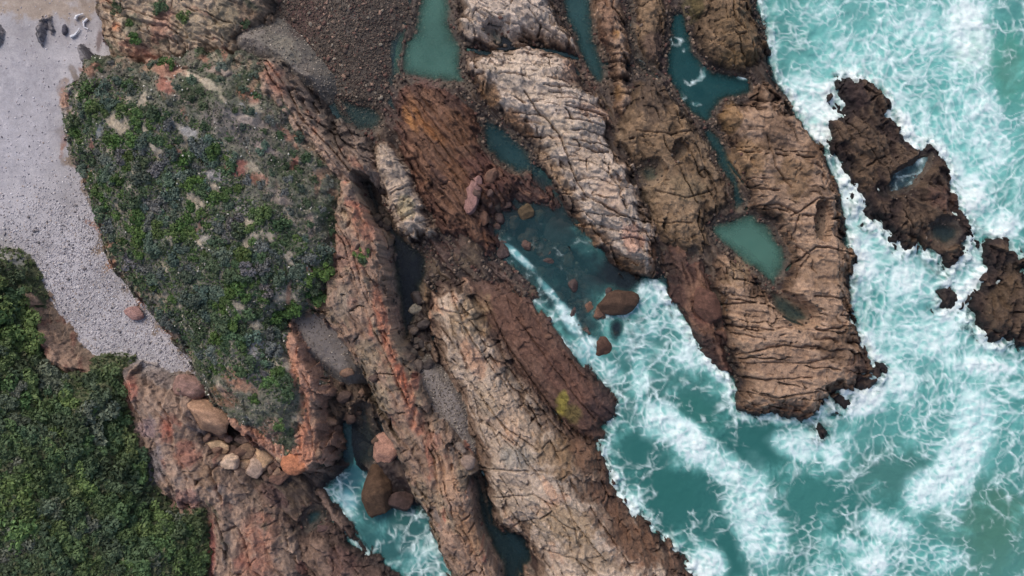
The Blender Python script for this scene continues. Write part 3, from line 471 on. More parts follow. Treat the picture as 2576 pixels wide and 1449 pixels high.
_er = np.random.default_rng(3)
_rim = [(x_ + _er.normal(0, 8) + (8 if i_ < 13 else 0), y_ + _er.normal(0, 8), _er.uniform(14, 40), _er.uniform(9, 18), _er.uniform(0, 180), [(136, 116, 96), (150, 122, 98), (124, 110, 98), (146, 104, 84)][i_ % 4], .85, .8) for i_, (x_, y_) in enumerate(EDGE + [((a_[0] + b_[0]) / 2, (a_[1] + b_[1]) / 2) for a_, b_ in zip(EDGE[:-1], EDGE[1:]) if abs(a_[0] - b_[0]) < 120])]
for p in _rim + [
    (690, 120, 90, 36, 42, (112, 106, 94), .6),
    # beach: warm sand at the top, bluish wet sand
    (90, 5, 200, 55, 5, (164, 146, 130), .9), (60, -60, 260, 70, 0, (158, 140, 126), .9), (60, 300, 130, 220, 10, (166, 163, 172), .6),
    (20, 640, 70, 40, 30, (150, 148, 146), .7), (360, 900, 150, 40, 35, (170, 166, 168), .5),
    # headland: bare sand, red earth, grey scrub
    (295, 310, 34, 30, 20, (178, 162, 138), .9), (320, 230, 12, 40, -10, (174, 160, 140), .8), (480, 190, 60, 12, 22, (186, 170, 148), .8),
    (530, 215, 40, 16, 30, (180, 166, 146), .7), (420, 220, 32, 26, 35, (158, 96, 80), .85), (630, 240, 45, 22, 20, (178, 104, 82), .85),
    (690, 210, 50, 26, 50, (186, 122, 96), .8), (600, 420, 34, 34, 0, (150, 86, 74), .8), (650, 450, 40, 20, 10, (160, 88, 72), .7),
    (740, 410, 14, 26, 30, (176, 96, 76), .8), (800, 460, 10, 34, 10, (184, 124, 92), .8), (560, 300, 80, 50, 20, (120, 110, 108), .7),
    (640, 340, 90, 50, 20, (108, 98, 96), .6), (270, 200, 50, 40, 0, (84, 80, 76), .7), (160, 250, 14, 30, 0, (164, 120, 96), .8), (280, 665, 14, 14, 0, (150, 104, 76), .9),
    (430, 305, 30, 12, 40, (176, 164, 146), .85), (470, 330, 30, 20, 20, (150, 150, 152), .8), (360, 250, 14, 30, 10, (170, 156, 136), .8), (250, 330, 12, 34, 15, (150, 150, 148), .8), (540, 440, 40, 18, 20, (148, 142, 144), .8), (390, 370, 26, 10, 30, (168, 158, 142), .8),
    (600, 520, 40, 16, 30, (140, 138, 134), .7), (520, 600, 30, 14, 0, (150, 144, 136), .7), (420, 560, 30, 14, 40, (128, 132, 128), .7), (330, 480, 26, 12, 50, (160, 152, 138), .8), (700, 500, 50, 20, 30, (150, 132, 122), .7), (780, 560, 14, 50, 0, (156, 132, 118), .7), (690, 640, 40, 14, 0, (130, 130, 120), .6), (620, 300, 70, 14, 20, (166, 150, 140), .7), (680, 380, 60, 14, 25, (150, 132, 126), .7), (560, 180, 60, 12, 12, (160, 140, 128), .7), (460, 250, 50, 12, 20, (140, 124, 114), .7),
    (300, 620, 12, 40, -30, (150, 128, 106), .8), (360, 720, 12, 50, -38, (140, 122, 100), .8), (420, 800, 14, 40, -40, (150, 122, 100), .8),
    (725, 740, 8, 50, 5, (172, 126, 98), .8), (420, 950, 60, 20, 20, (130, 112, 104), .6),
    (600, 960, 60, 30, 30, (176, 118, 90), .8), (560, 1000, 50, 30, 30, (170, 110, 82), .8), (640, 930, 30, 50, 0, (110, 104, 108), .7), (640, 880, 24, 40, 20, (150, 146, 148), .7),
    (740, 930, 18, 70, 8, (178, 118, 88), .9), (765, 1060, 18, 110, 2, (188, 116, 82), .9), (760, 1150, 36, 40, 0, (186, 112, 76), .9), (690, 1080, 40, 40, 0, (160, 120, 106), .6), (640, 1100, 50, 30, 30, (176, 116, 90), .8),
    (850, 640, 22, 60, 0, (150, 112, 98), .6),
    # upper left rocks
    (293, 68, 16, 16, 0, (188, 110, 60), .95), (330, 60, 30, 40, 0, (96, 104, 84), .7), (350, 130, 60, 30, 20, (170, 110, 84), .8), (410, 60, 40, 60, 20, (168, 120, 100), .7),
    (480, 60, 60, 50, 15, (182, 160, 130), .8), (560, 50, 50, 60, 20, (160, 142, 112), .7), (420, 170, 60, 26, 15, (166, 112, 90), .7), (250, 100, 12, 40, 0, (104, 78, 72), .7),
    # cobble bed: maroon weed, grey gravel; shadow of the dark channel painted in
    (770, 40, 60, 60, 40, (92, 66, 62), .8), (720, 120, 60, 26, 45, (140, 132, 118), .7), (830, 190, 110, 26, 45, (96, 92, 86), .5),
    (890, 280, 50, 30, 40, (54, 50, 50), .8), (850, 340, 30, 60, -40, (76, 64, 58), .7),
    # rusty ridge
    (910, 560, 36, 80, -25, (180, 104, 78), .7), (900, 650, 40, 40, 0, (176, 110, 88), .6), (960, 800, 22, 120, -12, (192, 108, 76), .8), (1010, 950, 22, 110, -22, (192, 102, 68), .9), (910, 650, 10, 24, -20, (84, 98, 66), .9),
    (860, 760, 40, 60, 30, (142, 126, 112), .6), (930, 900, 40, 60, -20, (150, 132, 108), .7), (960, 1000, 30, 60, -20, (152, 136, 112), .7), (1045, 1060, 24, 80, -20, (184, 110, 80), .8), (1090, 1110, 24, 30, 0, (178, 106, 84), .7),
    (1120, 1200, 40, 80, -20, (176, 136, 104), .7), (1180, 1340, 30, 90, -20, (160, 118, 86), .7), (880, 480, 20, 30, 0, (128, 108, 100), .7),
    # layered red rock: orange streaks
    (1030, 300, 14, 46, -28, (182, 122, 56), .9), (1046, 280, 12, 44, -28, (170, 112, 54), .8), (1085, 330, 60, 16, 40, (150, 98, 52), .8), (1150, 330, 70, 50, 45, (120, 82, 56), .6),
    (1150, 440, 40, 60, -35, (118, 78, 50), .6), (1080, 210, 50, 24, 10, (102, 72, 66), .7), (1220, 440, 50, 90, -45, (98, 62, 58), .6), (1020, 520, 30, 40, -30, (176, 160, 122), .7), (1190, 500, 18, 40, 15, (140, 104, 96), .8),
    # pale rock
    (1330, 200, 110, 70, 30, (192, 172, 152), .6), (1400, 330, 90, 60, 45, (188, 166, 142), .6), (1230, 230, 30, 60, -35, (150, 112, 76), .8), (1310, 310, 24, 70, -48, (140, 102, 70), .8), (1430, 180, 26, 40, 0, (180, 140, 114), .7),
    (1480, 190, 26, 60, -20, (100, 76, 66), .8), (1400, 440, 20, 80, -38, (178, 146, 114), .7), (1480, 590, 30, 60, -45, (150, 116, 86), .8), (1590, 600, 40, 50, -20, (186, 140, 118), .8), (1590, 665, 50, 26, 10, (158, 116, 74), .8), (1640, 640, 14, 60, 0, (156, 104, 62), .8),
    (1470, 400, 60, 80, -30, (186, 160, 136), .5), (1540, 490, 50, 60, -30, (184, 150, 122), .5),
    # brown rocks
    (1550, 85, 18, 18, 0, (168, 118, 46), .9), (1560, 230, 20, 30, 0, (152, 112, 58), .7), (1530, 50, 34, 90, 0, (110, 74, 54), .6), (1640, 120, 30, 50, 0, (86, 66, 62), .6), (1740, 20, 40, 40, 0, (104, 92, 52), .7),
    (1850, 80, 60, 90, 10, (116, 92, 62), .6), (1860, 150, 60, 30, 0, (118, 92, 52), .6), (1640, 260, 50, 70, 0, (88, 72, 62), .7), (1660, 480, 60, 50, 20, (152, 128, 100), .6), (1700, 540, 80, 60, 20, (150, 122, 92), .7), (1730, 470, 60, 40, 20, (140, 118, 88), .6),
    (1840, 300, 34, 50, 0, (136, 102, 56), .7), (1880, 400, 60, 70, 20, (140, 108, 70), .7), (1960, 330, 50, 90, 25, (92, 70, 54), .6), (2000, 440, 60, 70, 0, (126, 96, 60), .6), (1985, 230, 36, 50, -35, (80, 60, 54), .8), (2050, 380, 30, 40, 0, (110, 76, 48), .7),
    (2080, 680, 60, 60, 0, (158, 126, 98), .7), (2000, 920, 120, 60, 5, (154, 122, 98), .7), (1880, 820, 50, 90, 15, (160, 128, 102), .7), (1860, 680, 40, 50, 20, (156, 128, 98), .7), (2110, 870, 50, 70, 0, (98, 74, 56), .7), (1990, 1030, 110, 26, 0, (100, 72, 56), .7), (2160, 930, 40, 40, 0, (80, 58, 52), .7),
    (1770, 790, 26, 50, -25, (124, 78, 62), .8), (1700, 660, 40, 40, 0, (98, 72, 60), .6), (1760, 860, 60, 30, 45, (84, 66, 60), .6),
    (2180, 430, 40, 70, 10, (112, 88, 66), .7), (2380, 500, 60, 40, 20, (98, 70, 60), .8), (2330, 620, 60, 40, 20, (100, 78, 58), .6), (2530, 730, 40, 80, 20, (104, 82, 58), .6), (2150, 240, 60, 50, 0, (58, 44, 46), .8),
    # tan whaleback: wet dark flank with its shading painted in, yellow weed, pink blocks
    (1290, 800, 80, 150, -38, (110, 80, 66), .85, .5), (1390, 930, 85, 170, -40, (106, 77, 64), .85, .5), (1470, 1040, 70, 120, -38, (104, 74, 62), .85, .5), (1460, 1180, 70, 120, -25, (116, 88, 68), .7), (1560, 1330, 80, 150, -38, (114, 83, 63), .75),
    (1330, 830, 70, 170, -42, (108, 76, 62), .9, .5), (1440, 960, 60, 160, -42, (104, 72, 60), .9, .5), (1520, 1020, 40, 60, -40, (86, 64, 60), .9), (1240, 720, 60, 26, 20, (104, 76, 64), .9),
    (1415, 1015, 20, 44, 12, (150, 136, 44), .95), (1440, 1040, 24, 40, -20, (108, 96, 48), .8), (1180, 800, 60, 70, 30, (176, 146, 108), .6), (1190, 900, 30, 70, -25, (188, 142, 112), .7), (1280, 1050, 50, 120, -35, (186, 154, 126), .6),
    (1400, 1150, 60, 80, -35, (128, 100, 68), .7), (1480, 1150, 50, 80, -25, (112, 80, 60), .8), (1530, 1250, 40, 90, -30, (108, 78, 62), .8), (1600, 1370, 60, 100, -40, (110, 78, 58), .8), (1420, 1320, 90, 60, 20, (162, 136, 104), .7), (1480, 1400, 90, 50, 30, (150, 124, 94), .6), (1300, 1150, 50, 40, 0, (150, 144, 134), .6), (1700, 1430, 40, 50, -40, (88, 62, 50), .8),
    (1225, 1010, 30, 60, -25, (168, 148, 124), .6), (1270, 1260, 40, 60, -20, (160, 140, 120), .6), (1330, 690, 30, 30, 0, (96, 76, 76), .5),
    # southern slope
    (330, 980, 24, 40, 0, (172, 88, 70), .9), (420, 1080, 26, 50, 0, (170, 92, 70), .85), (365, 1080, 30, 30, 0, (150, 124, 124), .8), (380, 1180, 40, 60, 20, (122, 116, 120), .8), (470, 1140, 40, 40, 20, (162, 104, 86), .7), (470, 1260, 40, 40, 0, (160, 116, 106), .7),
    (532, 1380, 14, 110, 0, (166, 88, 80), .9), (650, 1350, 60, 90, 10, (168, 106, 82), .8), (640, 1430, 60, 40, 0, (174, 104, 80), .7), (690, 1250, 60, 26, 45, (104, 80, 78), .8), (860, 1420, 80, 40, 35, (108, 78, 72), .7), (520, 1200, 40, 50, 0, (140, 112, 88), .7), (570, 1330, 12, 120, 0, (96, 84, 80), .7)]:
    patch(*p)
# the splash zone of the outer rocks is stained dark by weed and water, by height above the sea
_z = sstep(.15, 1.15, H + .30 * N_MID + .2 * CELL1); _zone = sstep(1430, 1560, PX_ + .35 * (PY_ - 700)) * (RID > 0) * (~INPOOL)
C *= (1 - _zone * (1 - _z) * .52)[..., None]; WET = np.maximum(WET, _zone * (1 - _z))
# keep the hues of wet and dry rock close together
_g = C @ np.array([.3, .6, .1], F32); C = np.clip(_g[..., None] * .16 + C * .84, .004, .9)

# ------------------------------------------------------------------ mesh + material helpers
def mesh_from(name, V, Fq, cols=None, floats=None, mat=None, smooth=True):
    me = bpy.data.meshes.new(name); n = len(V); k = Fq.shape[1]
    me.vertices.add(n); me.vertices.foreach_set('co', np.ascontiguousarray(V, F32).ravel())
    me.loops.add(Fq.size); me.loops.foreach_set('vertex_index', Fq.ravel().astype(np.int32))
    me.polygons.add(len(Fq)); me.polygons.foreach_set('loop_start', (np.arange(len(Fq)) * k).astype(np.int32))
    me.update(calc_edges=True)
    if smooth: me.polygons.foreach_set('use_smooth', np.ones(len(Fq), bool))
    if cols is not None:
        a = me.attributes.new('col', 'FLOAT_COLOR', 'POINT')
        a.data.foreach_set('color', np.concatenate([cols, np.ones((n, 1), F32)], 1).astype(F32).ravel())
    for kf, vf in (floats or {}).items():
        if vf.ndim == 2:
            a = me.attributes.new(kf, 'FLOAT_VECTOR', 'POINT'); a.data.foreach_set('vector', vf.astype(F32).ravel())
        else:
            a = me.attributes.new(kf, 'FLOAT', 'POINT'); a.data.foreach_set('value', vf.astype(F32))
    if mat: me.materials.append(mat)
    return me
def add(name, me, parent=None, label=None, cat=None, group=None, kind=None, loc=None):
    o = bpy.data.objects.new(name, me); COL.objects.link(o)
    if parent: o.parent = parent
    if loc is not None: o.location = loc
    for k_, v_ in (('label', label), ('category', cat), ('group', group), ('kind', kind)):
        if v_: o[k_] = v_
    return o
class NT:
    def __init__(s, name):
        s.m = bpy.data.materials.new(name); s.m.use_nodes = True; s.t = s.m.node_tree; s.t.nodes.clear()
    def n(s, typ, **kw):
        nd = s.t.nodes.new('ShaderNode' + typ)
        for k_, v_ in kw.items():
            if k_.startswith('i_'): 
                key = k_[2:]; nd.inputs[int(key) if key.isdigit() else key.replace('_', ' ')].default_value = v_
            else: setattr(nd, k_, v_)
        return nd
    def l(s, a, b): s.t.links.new(a, b)
    def math(s, op, a, b=None, c=None, clamp=False):
        nd = s.n('Math', operation=op); nd.use_clamp = clamp
        for i, q in enumerate((a, b, c)):
            if q is None: continue
            if isinstance(q, (int, float)): nd.inputs[i].default_value = q
            else: s.l(q, nd.inputs[i])
        return nd.outputs[0]
    def mix(s, f, a, b, blend='MIX'):
        nd = s.n('Mix', data_type='RGBA', blend_type=blend)
        for i, q in ((0, f), (6, a), (7, b)):
            if isinstance(q, (int, float)): nd.inputs[i].default_value = q
            elif isinstance(q, tuple): nd.inputs[i].default_value = (*q, 1)
            else: s.l(q, nd.inputs[i])
        return nd.outputs[2]
    def mapr(s, v, a, b, c, d, sm=True):
        nd = s.n('MapRange', interpolation_type='SMOOTHSTEP' if sm else 'LINEAR'); s.l(v, nd.inputs[0])
        for i, q in enumerate((a, b, c, d)):
            if isinstance(q, (int, float)): nd.inputs[1 + i].default_value = q
            else: s.l(q, nd.inputs[1 + i])
        return nd.outputs[0]
    def attr(s, name): return s.n('Attribute', attribute_name=name)
    def noise(s, vec, scale, detail=6, rough=.6, dist=0.0):
        nd = s.n('TexNoise'); nd.inputs['Scale'].default_value = scale; nd.inputs['Detail'].default_value = detail
        nd.inputs['Roughness'].default_value = rough; nd.inputs['Distortion'].default_value = dist
        if vec is not None: s.l(vec, nd.inputs['Vector'])
        return nd
def rock_material(name, bump=.5, var=.45, scale=1.0):
    g = NT(name); pos = g.n('NewGeometry').outputs['Position']
    c = g.attr('col').outputs['Color']; wet = g.attr('wet').outputs['Fac']
    n1 = g.noise(pos, 2.2 * scale, 5, .7); n2 = g.noise(pos, 9 * scale, 3, .7)
    v = g.mapr(n1.outputs[0], .3, .7, 1 - var, 1 + var); v2 = g.mapr(n2.outputs[0], .3, .7, .78, 1.22)
    vv = g.math('MULTIPLY', v, v2)
    cb = g.n('CombineXYZ'); [g.l(vv, cb.inputs[i]) for i in range(3)]
    cc = g.mix(1.0, c, cb.outputs[0], 'MULTIPLY')
    b1 = g.n('Bump', i_Strength=bump, i_Distance=.25); g.l(n1.outputs[0], b1.inputs['Height'])
    b2 = g.n('Bump', i_Strength=bump, i_Distance=.07); g.l(n2.outputs[0], b2.inputs['Height']); g.l(b1.outputs[0], b2.inputs['Normal'])
    p = g.n('BsdfPrincipled'); g.l(cc, p.inputs['Base Color']); g.l(b2.outputs[0], p.inputs['Normal'])
    g.l(g.mapr(wet, 0, 1, .92, .5), p.inputs['Roughness']); p.inputs['Specular IOR Level'].default_value = .35
    o = g.n('OutputMaterial'); g.l(p.outputs[0], o.inputs[0]); return g.m
M_ROCK = rock_material('weathered_rock', .8, .26)
M_SAND = rock_material('sand_and_grit', .25, .10, 2.5)
M_SOIL = rock_material('soil', .5, .30, 1.5)

# ------------------------------------------------------------------ cut the ground into its things
def blur(a, r):
    for ax in (0, 1):
        p = np.concatenate([np.repeat(np.take(a, [0], ax), r + 1, ax), a, np.repeat(np.take(a, [-1], ax), r, ax)], ax)
        c = np.cumsum(p, ax, dtype=np.float64)
        n = a.shape[ax]
        a = ((np.take(c, range(2 * r + 1, 2 * r + 1 + n), ax) - np.take(c, range(0, n), ax)) / (2 * r + 1)).astype(F32)
    return a
LAND = (H > -.05).astype(F32)
NEAR = blur(blur(LAND, 12), 12)
VERT = np.stack([GX, -GW, H], -1).reshape(-1, 3)
CF = C.reshape(-1, 3); WF = WET.ravel()
ii, jj = np.meshgrid(np.arange(NY - 1), np.arange(NX - 1), indexing='ij')
v0 = (ii * NX + jj).ravel()
QUAD = np.stack([v0, v0 + NX, v0 + NX + 1, v0 + 1], 1)
keep = (NEAR.ravel()[v0] > .02) | (H.ravel()[v0] > -.9)
inpool = np.zeros(NY * NX, bool)
QUAD = QUAD[keep]; qv = QUAD[:, 0]
qr = RID.ravel()[qv]; qc = CID.ravel()[qv]
key = qr.astype(np.int64) * (1 << 26) + qc
order = np.argsort(key, kind='stable'); QUAD = QUAD[order]; key = key[order]; qr = qr[order]
def sub(faces, origin, mat, name):
    u, inv = np.unique(faces, return_inverse=True)
    return mesh_from(name, VERT[u] - np.asarray(origin, F32), inv.reshape(-1, 4), CF[u], {'wet': WF[u]}, mat)
def pieces(faces):
    """split a set of quads into connected pieces"""
    u, inv = np.unique(faces, return_inverse=True); inv = inv.reshape(-1, 4); lab = np.arange(len(u))
    while True:
        m_ = lab[inv].min(1); new = lab.copy()
        for c_ in range(4): np.minimum.at(new, inv[:, c_], m_)
        new = new[new]
        if (new == lab).all(): break
        lab = new
    fl = lab[inv[:, 0]]
    return [faces[fl == q] for q in np.unique(fl)]
bounds = np.flatnonzero(np.r_[True, qr[1:] != qr[:-1], True])
for s0, s1 in zip(bounds[:-1], bounds[1:]):
    r = int(qr[s0]); F = QUAD[s0:s1]
    if r == 0:
        add('seabed', sub(F, (0, 0, 0), M_ROCK, 'seabed'), kind='structure'); continue
    R = REG[r - 1]
    if R['kind'] == 'structure':
        mat = M_SAND if R['name'] in ('beach', 'gravel_fan', 'sand_slope', 'gravel_chute') else M_SOIL
        add(R['name'], sub(F, (0, 0, 0), mat, R['name']), kind='structure'); continue
    cen = VERT[F[:, 0]].mean(0); org = (float(cen[0]), float(cen[1]), 0.0)
    if not R['blk']:
        add(R['name'], sub(F, org, M_ROCK, R['name']), label=R['label'], cat=R['cat'], loc=org); continue
    root = add(R['name'], None, label=R['label'], cat=R['cat'], loc=org)
    k = key[s0:s1]; b = np.flatnonzero(np.r_[True, k[1:] != k[:-1], True])
    groups = [q for a, c in zip(b[:-1], b[1:]) for q in pieces(F[a:c])]
    groups.sort(key=lambda g: -len(g))
    big = [g for g in groups if len(g) > 28][:295]; rest = [g for g in groups if len(g) <= 28] + [g for g in groups if len(g) > 28][295:]
    for g in big: add('rock_block', sub(g, org, M_ROCK, 'rock_block'), root)
    if rest: add('rubble', sub(np.concatenate(rest), org, M_ROCK, 'rubble'), root, kind='stuff')
# far, coarse sea floor and land base under everything
def plate(name, x0, x1, y0, y1, z, col, mat):
    V = np.array([(x0, y0, z), (x1, y0, z), (x1, y1, z), (x0, y1, z)], F32)
    add(name, mesh_from(name, V, np.array([[0, 1, 2, 3]]), np.repeat(lin(col)[None], 4, 0), {'wet': np.full(4, .5, F32)}, mat), kind='structure')
plate('deep_seabed', -900, 900, -900, 900, -3.4, (70, 66, 60), M_ROCK)

def ground(px, py, iters=4):
    """plan point -> world point lying on the ground"""
    z = 0.0
    for _ in range(iters):
        k = (CAM_H - z) / CAM_H / PXM; X = (px - 1288) * k; W = (py - 724.5) * k
        j = min(NX - 1, max(0, int((X - gx[0]) / DX + .5))); i = min(NY - 1, max(0, int((W - gw[0]) / DX + .5)))
        z = float(H[i, j])
    return X, -W, z, int(RID[i, j])

# ------------------------------------------------------------------ water
wgx = np.arange(-59.2, 59.2, .11).astype(F32); wgw = np.arange(-35.7, 35.7, .11).astype(F32)
WX, WW = np.meshgrid(wgx, wgw)
_ij = np.ix_(np.clip(((wgw - gw[0]) / DX + .5).astype(int), 0, NY - 1), np.clip(((wgx - gx[0]) / DX + .5).astype(int), 0, NX - 1))
WH = H[_ij]; WNEAR = NEAR[_ij]
wy_, wx_ = WX.shape
# surface tone
VXw = 1288 + WX * PXM; VYw = 724.5 + WW * PXM
nb = N_BIG[_ij]; nm = N_MID[_ij]; nf = N_FIN[_ij]
wcol = np.zeros(WX.shape + (3,), F32); wcol[:] = lin((82, 144, 140))
foam = np.full(WX.shape, .44, F32); opac = np.full(WX.shape, .98, F32)
def wblob(cx, cy, rx, ry, ang, fo=None, col=None, op=None, st=1.0, nz=.45, soft=.8):
    a = math.radians(ang); dx = VXw - cx; dy = VYw - cy
    u = (dx * math.cos(a) + dy * math.sin(a)) / rx; v = (-dx * math.sin(a) + dy * math.cos(a)) / ry
    m = sstep(1.15, 1.15 - soft, np.sqrt(u * u + v * v) + nz * (nb * .8 + nm * .6)) * st
    if fo is not None: foam[:] = foam + (fo - foam) * m
    if op is not None: opac[:] = opac + (op - opac) * m
    if col is not None: wcol[:] = wcol + (lin(col) - wcol) * m[..., None]
T1 = (47, 103, 100); T2 = (59, 119, 114); T3 = (86, 154, 150); T4 = (128, 184, 182); G1 = (58, 118, 105)
for b in [
    # the bay in the lower middle: teal
    (1750, 1180, 330, 330, 30, .36, T1), (2050, 1330, 300, 200, 0, .42, T2), (1650, 1000, 150, 200, -20, .42, (62, 114, 111)), (2480, 1340, 160, 160, 0, .34, (80, 130, 120)),
    # open water to the right
    (2200, 60, 260, 130, 0, .46, T3), (2540, 170, 60, 120, 0, .18, (74, 176, 158)), (2420, 1050, 200, 160, 0, .52, T3), (2250, 1180, 160, 80, 0, .36, (70, 122, 116)), (2050, 1230, 110, 50, 15, .28, T2),
    (1900, 1120, 60, 60, 0, .22, T1), (1760, 1040, 90, 50, 30, .27, (52, 110, 104)),
    (1610, 1130, 50, 50, 0, .18, T1), (1690, 1230, 90, 60, 20, .17, (46, 103, 99)), (1840, 1390, 60, 90, 0, .22, T1), (2500, 1300, 90, 110, 20, .26, (76, 124, 110)), (2390, 130, 60, 60, 0, .35, (96, 154, 150)), (2150, 40, 60, 40, 0, .30, (92, 148, 146)),
    (2280, 330, 330, 430, 0, .59, (112, 180, 176)), (2540, 170, 60, 120, 0, .24, (84, 140, 128)), (2330, 800, 240, 160, 0, .58, (112, 172, 170)),
    # billows
    (1660, 1060, 60, 60, 30, .86, T4), (1740, 1110, 70, 50, 30, .90, T4), (1830, 1180, 80, 44, 35, .86, T4), (1870, 1260, 60, 80, 0, .84, T4), (1940, 1360, 60, 80, -10, .78, T4), (1610, 960, 24, 90, 0, .66, T3),
    (1740, 1110, 170, 50, 36, .74, T4), (1900, 1300, 60, 140, -5, .72, T4), (2200, 1380, 160, 30, 10, .66, T3), (2420, 1150, 50, 200, 10, .70, T4),
    (2440, 80, 60, 130, -10, .90, (190, 216, 208)), (2480, 300, 50, 130, -10, .80, T4), (2050, 250, 60, 90, -30, .82, T4), (2070, 330, 40, 40, 0, .9, T4), (2190, 170, 60, 50, 0, .75, T4), (2280, 320, 24, 60, -10, .92, T4), (2320, 240, 80, 90, 0, .62, T3),
    (2460, 500, 50, 70, -20, .86, T4), (2520, 560, 60, 40, 0, .85, T4), (2170, 660, 40, 90, -15, .82, T4), (2210, 800, 60, 110, 0, .66, T3), (2290, 700, 60, 50, 20, .85, T4), (2420, 740, 20, 100, 38, .92, T4), (2340, 850, 80, 60, 0, .82, T4), (2480, 920, 130, 30, 5, .82, T4), (2270, 960, 60, 50, 20, .80, T4), (2180, 1010, 70, 40, -20, .88, T4),
    (2020, 1120, 80, 40, 10, .74, T4), (2100, 1150, 30, 40, 0, .7, T4), (2450, 1080, 60, 130, 10, .82, (170, 214, 214)), (2330, 1230, 60, 60, 0, .78, T4), (2390, 1210, 60, 70, 0, .78, T4), (2230, 1330, 90, 40, 20, .74, T4), (2200, 1420, 60, 40, 0, .80, T4), (2360, 1400, 90, 50, 0, .66, T3), (1780, 1420, 50, 60, -30, .8, T4), (2100, 1440, 60, 40, 0, .55, T3), (2560, 980, 40, 30, 0, .8, T4),
    # gully in the middle
    (1380, 640, 230, 170, 40, .23, (48, 84, 90), .48), (1290, 560, 90, 60, 30, .18, (48, 80, 88), .40), (1560, 690, 90, 60, 40, .03, (46, 58, 66), .5), (1440, 780, 120, 60, 50, .20, (48, 78, 84), .5), (1550, 830, 26, 40, 0, .0, (36, 50, 60), .8),
    (1340, 470, 110, 70, 30, .06, (50, 74, 80), .40), (1420, 540, 60, 50, 40, .08, (50, 76, 82), .42),
    (1640, 740, 50, 34, 10, .66, (84, 142, 144), .97), (1660, 800, 60, 70, -30, .55, (74, 130, 130), .97), (1610, 860, 70, 60, -20, .60, (80, 136, 136), .97), (1700, 880, 80, 70, 30, .52, (70, 124, 121), .97), (1520, 930, 60, 34, 30, .70, (86, 142, 142), .97),
    (1310, 650, 70, 13, 42, .60, (110, 170, 176), .95), (1380, 730, 60, 13, 48, .50, (90, 150, 156), .9), (1430, 800, 70, 22, 55, .66, (120, 176, 182), .95), (1480, 870, 40, 30, 50, .72, (120, 176, 182), .95), (1440, 880, 70, 14, 45, .6, (120, 176, 182), .95),
    # inlet at the lower left
    (980, 1330, 190, 160, 40, .34, (54, 100, 101), .92), (880, 1200, 60, 40, 0, .45, (60, 110, 120), .85), (870, 1260, 34, 34, 40, .56, (110, 170, 180), .95), (1000, 1310, 60, 40, 0, .25, (52, 98, 96), .93), (920, 1390, 70, 10, 45, .75, (140, 180, 186), .95), (1080, 1400, 60, 70, 0, .55, (66, 118, 120), .95), (960, 1340, 40, 50, 0, .38, (54, 102, 103), .92)]:
    wblob(*b)
_pd = sdf(chaikin(m2(PLATFORM, 0)), WX, WW)
_pm = np.maximum(sstep(-.2, .3, _pd), sstep(1215, 1195, VXw) * sstep(1165, 1140, VYw + np.where(VXw < 890, -15, 0)))
foam = foam * (1 - _pm) + .02 * _pm; opac = opac * (1 - _pm) + .85 * _pm
wcol = wcol + (lin((40, 66, 72)) - wcol) * _pm[..., None]
# surf piles up white against exposed rock
expo = sstep(1500, 1600, VXw + .25 * (VYw - 900)) * sstep(0, 1, (VXw - 1880) / 60 + np.where(VYw > 880, 8, 0) + np.where((VYw > 700) & (VXw < 1760), 6, 0))
expo = np.maximum(expo, sstep(1170, 1210, VYw) * sstep(1150, 1100, VXw) * .3)
edge = sstep(.02, .35, WNEAR) * (.7 + .9 * nm)
foam = foam + np.clip(edge, 0, 1) * expo * (1 - _pm) * .42
foam = np.clip(foam * .95 + .16 * nb + .12 * nm, 0, 1)

water_obj = np.zeros(WX.shape, np.int32); wlev = np.zeros(WX.shape, F32)
for i, P in enumerate(POOLS):
    d = sdf(P['pts'], WX, WW) if False else None
    p = np.asarray(P['pts']); x0, y0 = p.min(0) - .6; x1, y1 = p.max(0) + .6
    j0, j1 = np.searchsorted(WX[0], [x0, x1]); i0, i1 = np.searchsorted(WW[:, 0], [y0, y1]); S = (slice(i0, i1), slice(j0, j1))
    d = sdf(P['pts'], WX[S], WW[S]) ; m = d > -.45
    water_obj[S] = np.where(m, i + 1, water_obj[S]); wlev[S] = np.where(m, P['level'], wlev[S])
    wcol[S] = np.where(m[..., None], lin(P['col']) * (1 + .35 * nb[S] + .15 * nm[S])[..., None], wcol[S])
    fo = np.full(d.shape, P['foam'] * .5, F32)
    if P['key'] == 'swirl':
        sx = VXw[S]; sy = VYw[S]
        ring = sstep(12, 2, np.abs(np.hypot((sx - 1735), (sy - 165) * .8) - 36 + 16 * nm[S])) * sstep(1705, 1725, sx)
        fo = .05 + .42 * ring
        fo = np.maximum(fo, .50 * sstep(1.1, .2, np.hypot((sx - 1716) / 20, (sy - 245) / 40) + .5 * nm[S]))
        fo = np.maximum(fo, .46 * sstep(1.1, .2, np.hypot((sx - 1750) / 34, (sy - 262) / 12) + .5 * nm[S]))
        fo = np.maximum(fo, .72 * sstep(1.1, .2, np.hypot((sx - 1870) / 26, (sy - 194) / 16) + .5 * nm[S]))
        fo = np.maximum(fo, .45 * sstep(1, .4, np.hypot((sx - 1705) / 30, (sy - 105) / 22) + .5 * nm[S]))
    elif P['foam']: fo = np.where(nm[S] + nb[S] > 0, P['foam'] * 1.5, P['foam'] * .3) if P['key'] != 'bowl' else (.45 + .3 * nm[S]).astype(F32)
    foam[S] = np.where(m, fo, foam[S]); opac[S] = np.where(m, P['opac'], opac[S])
depth = wlev - WH
opac = opac * np.clip(1 - np.exp(-np.maximum(depth, 0) * np.where(water_obj > 0, 1.35, 4.0)), 0, 1)
swell = (.16 * nb + .10 * nm + .10 * fbm(WX / .9, WW / .9, 3, 301)) * np.where(water_obj == 0, 1, .04)
rough_ = sstep(.2, .6, foam)
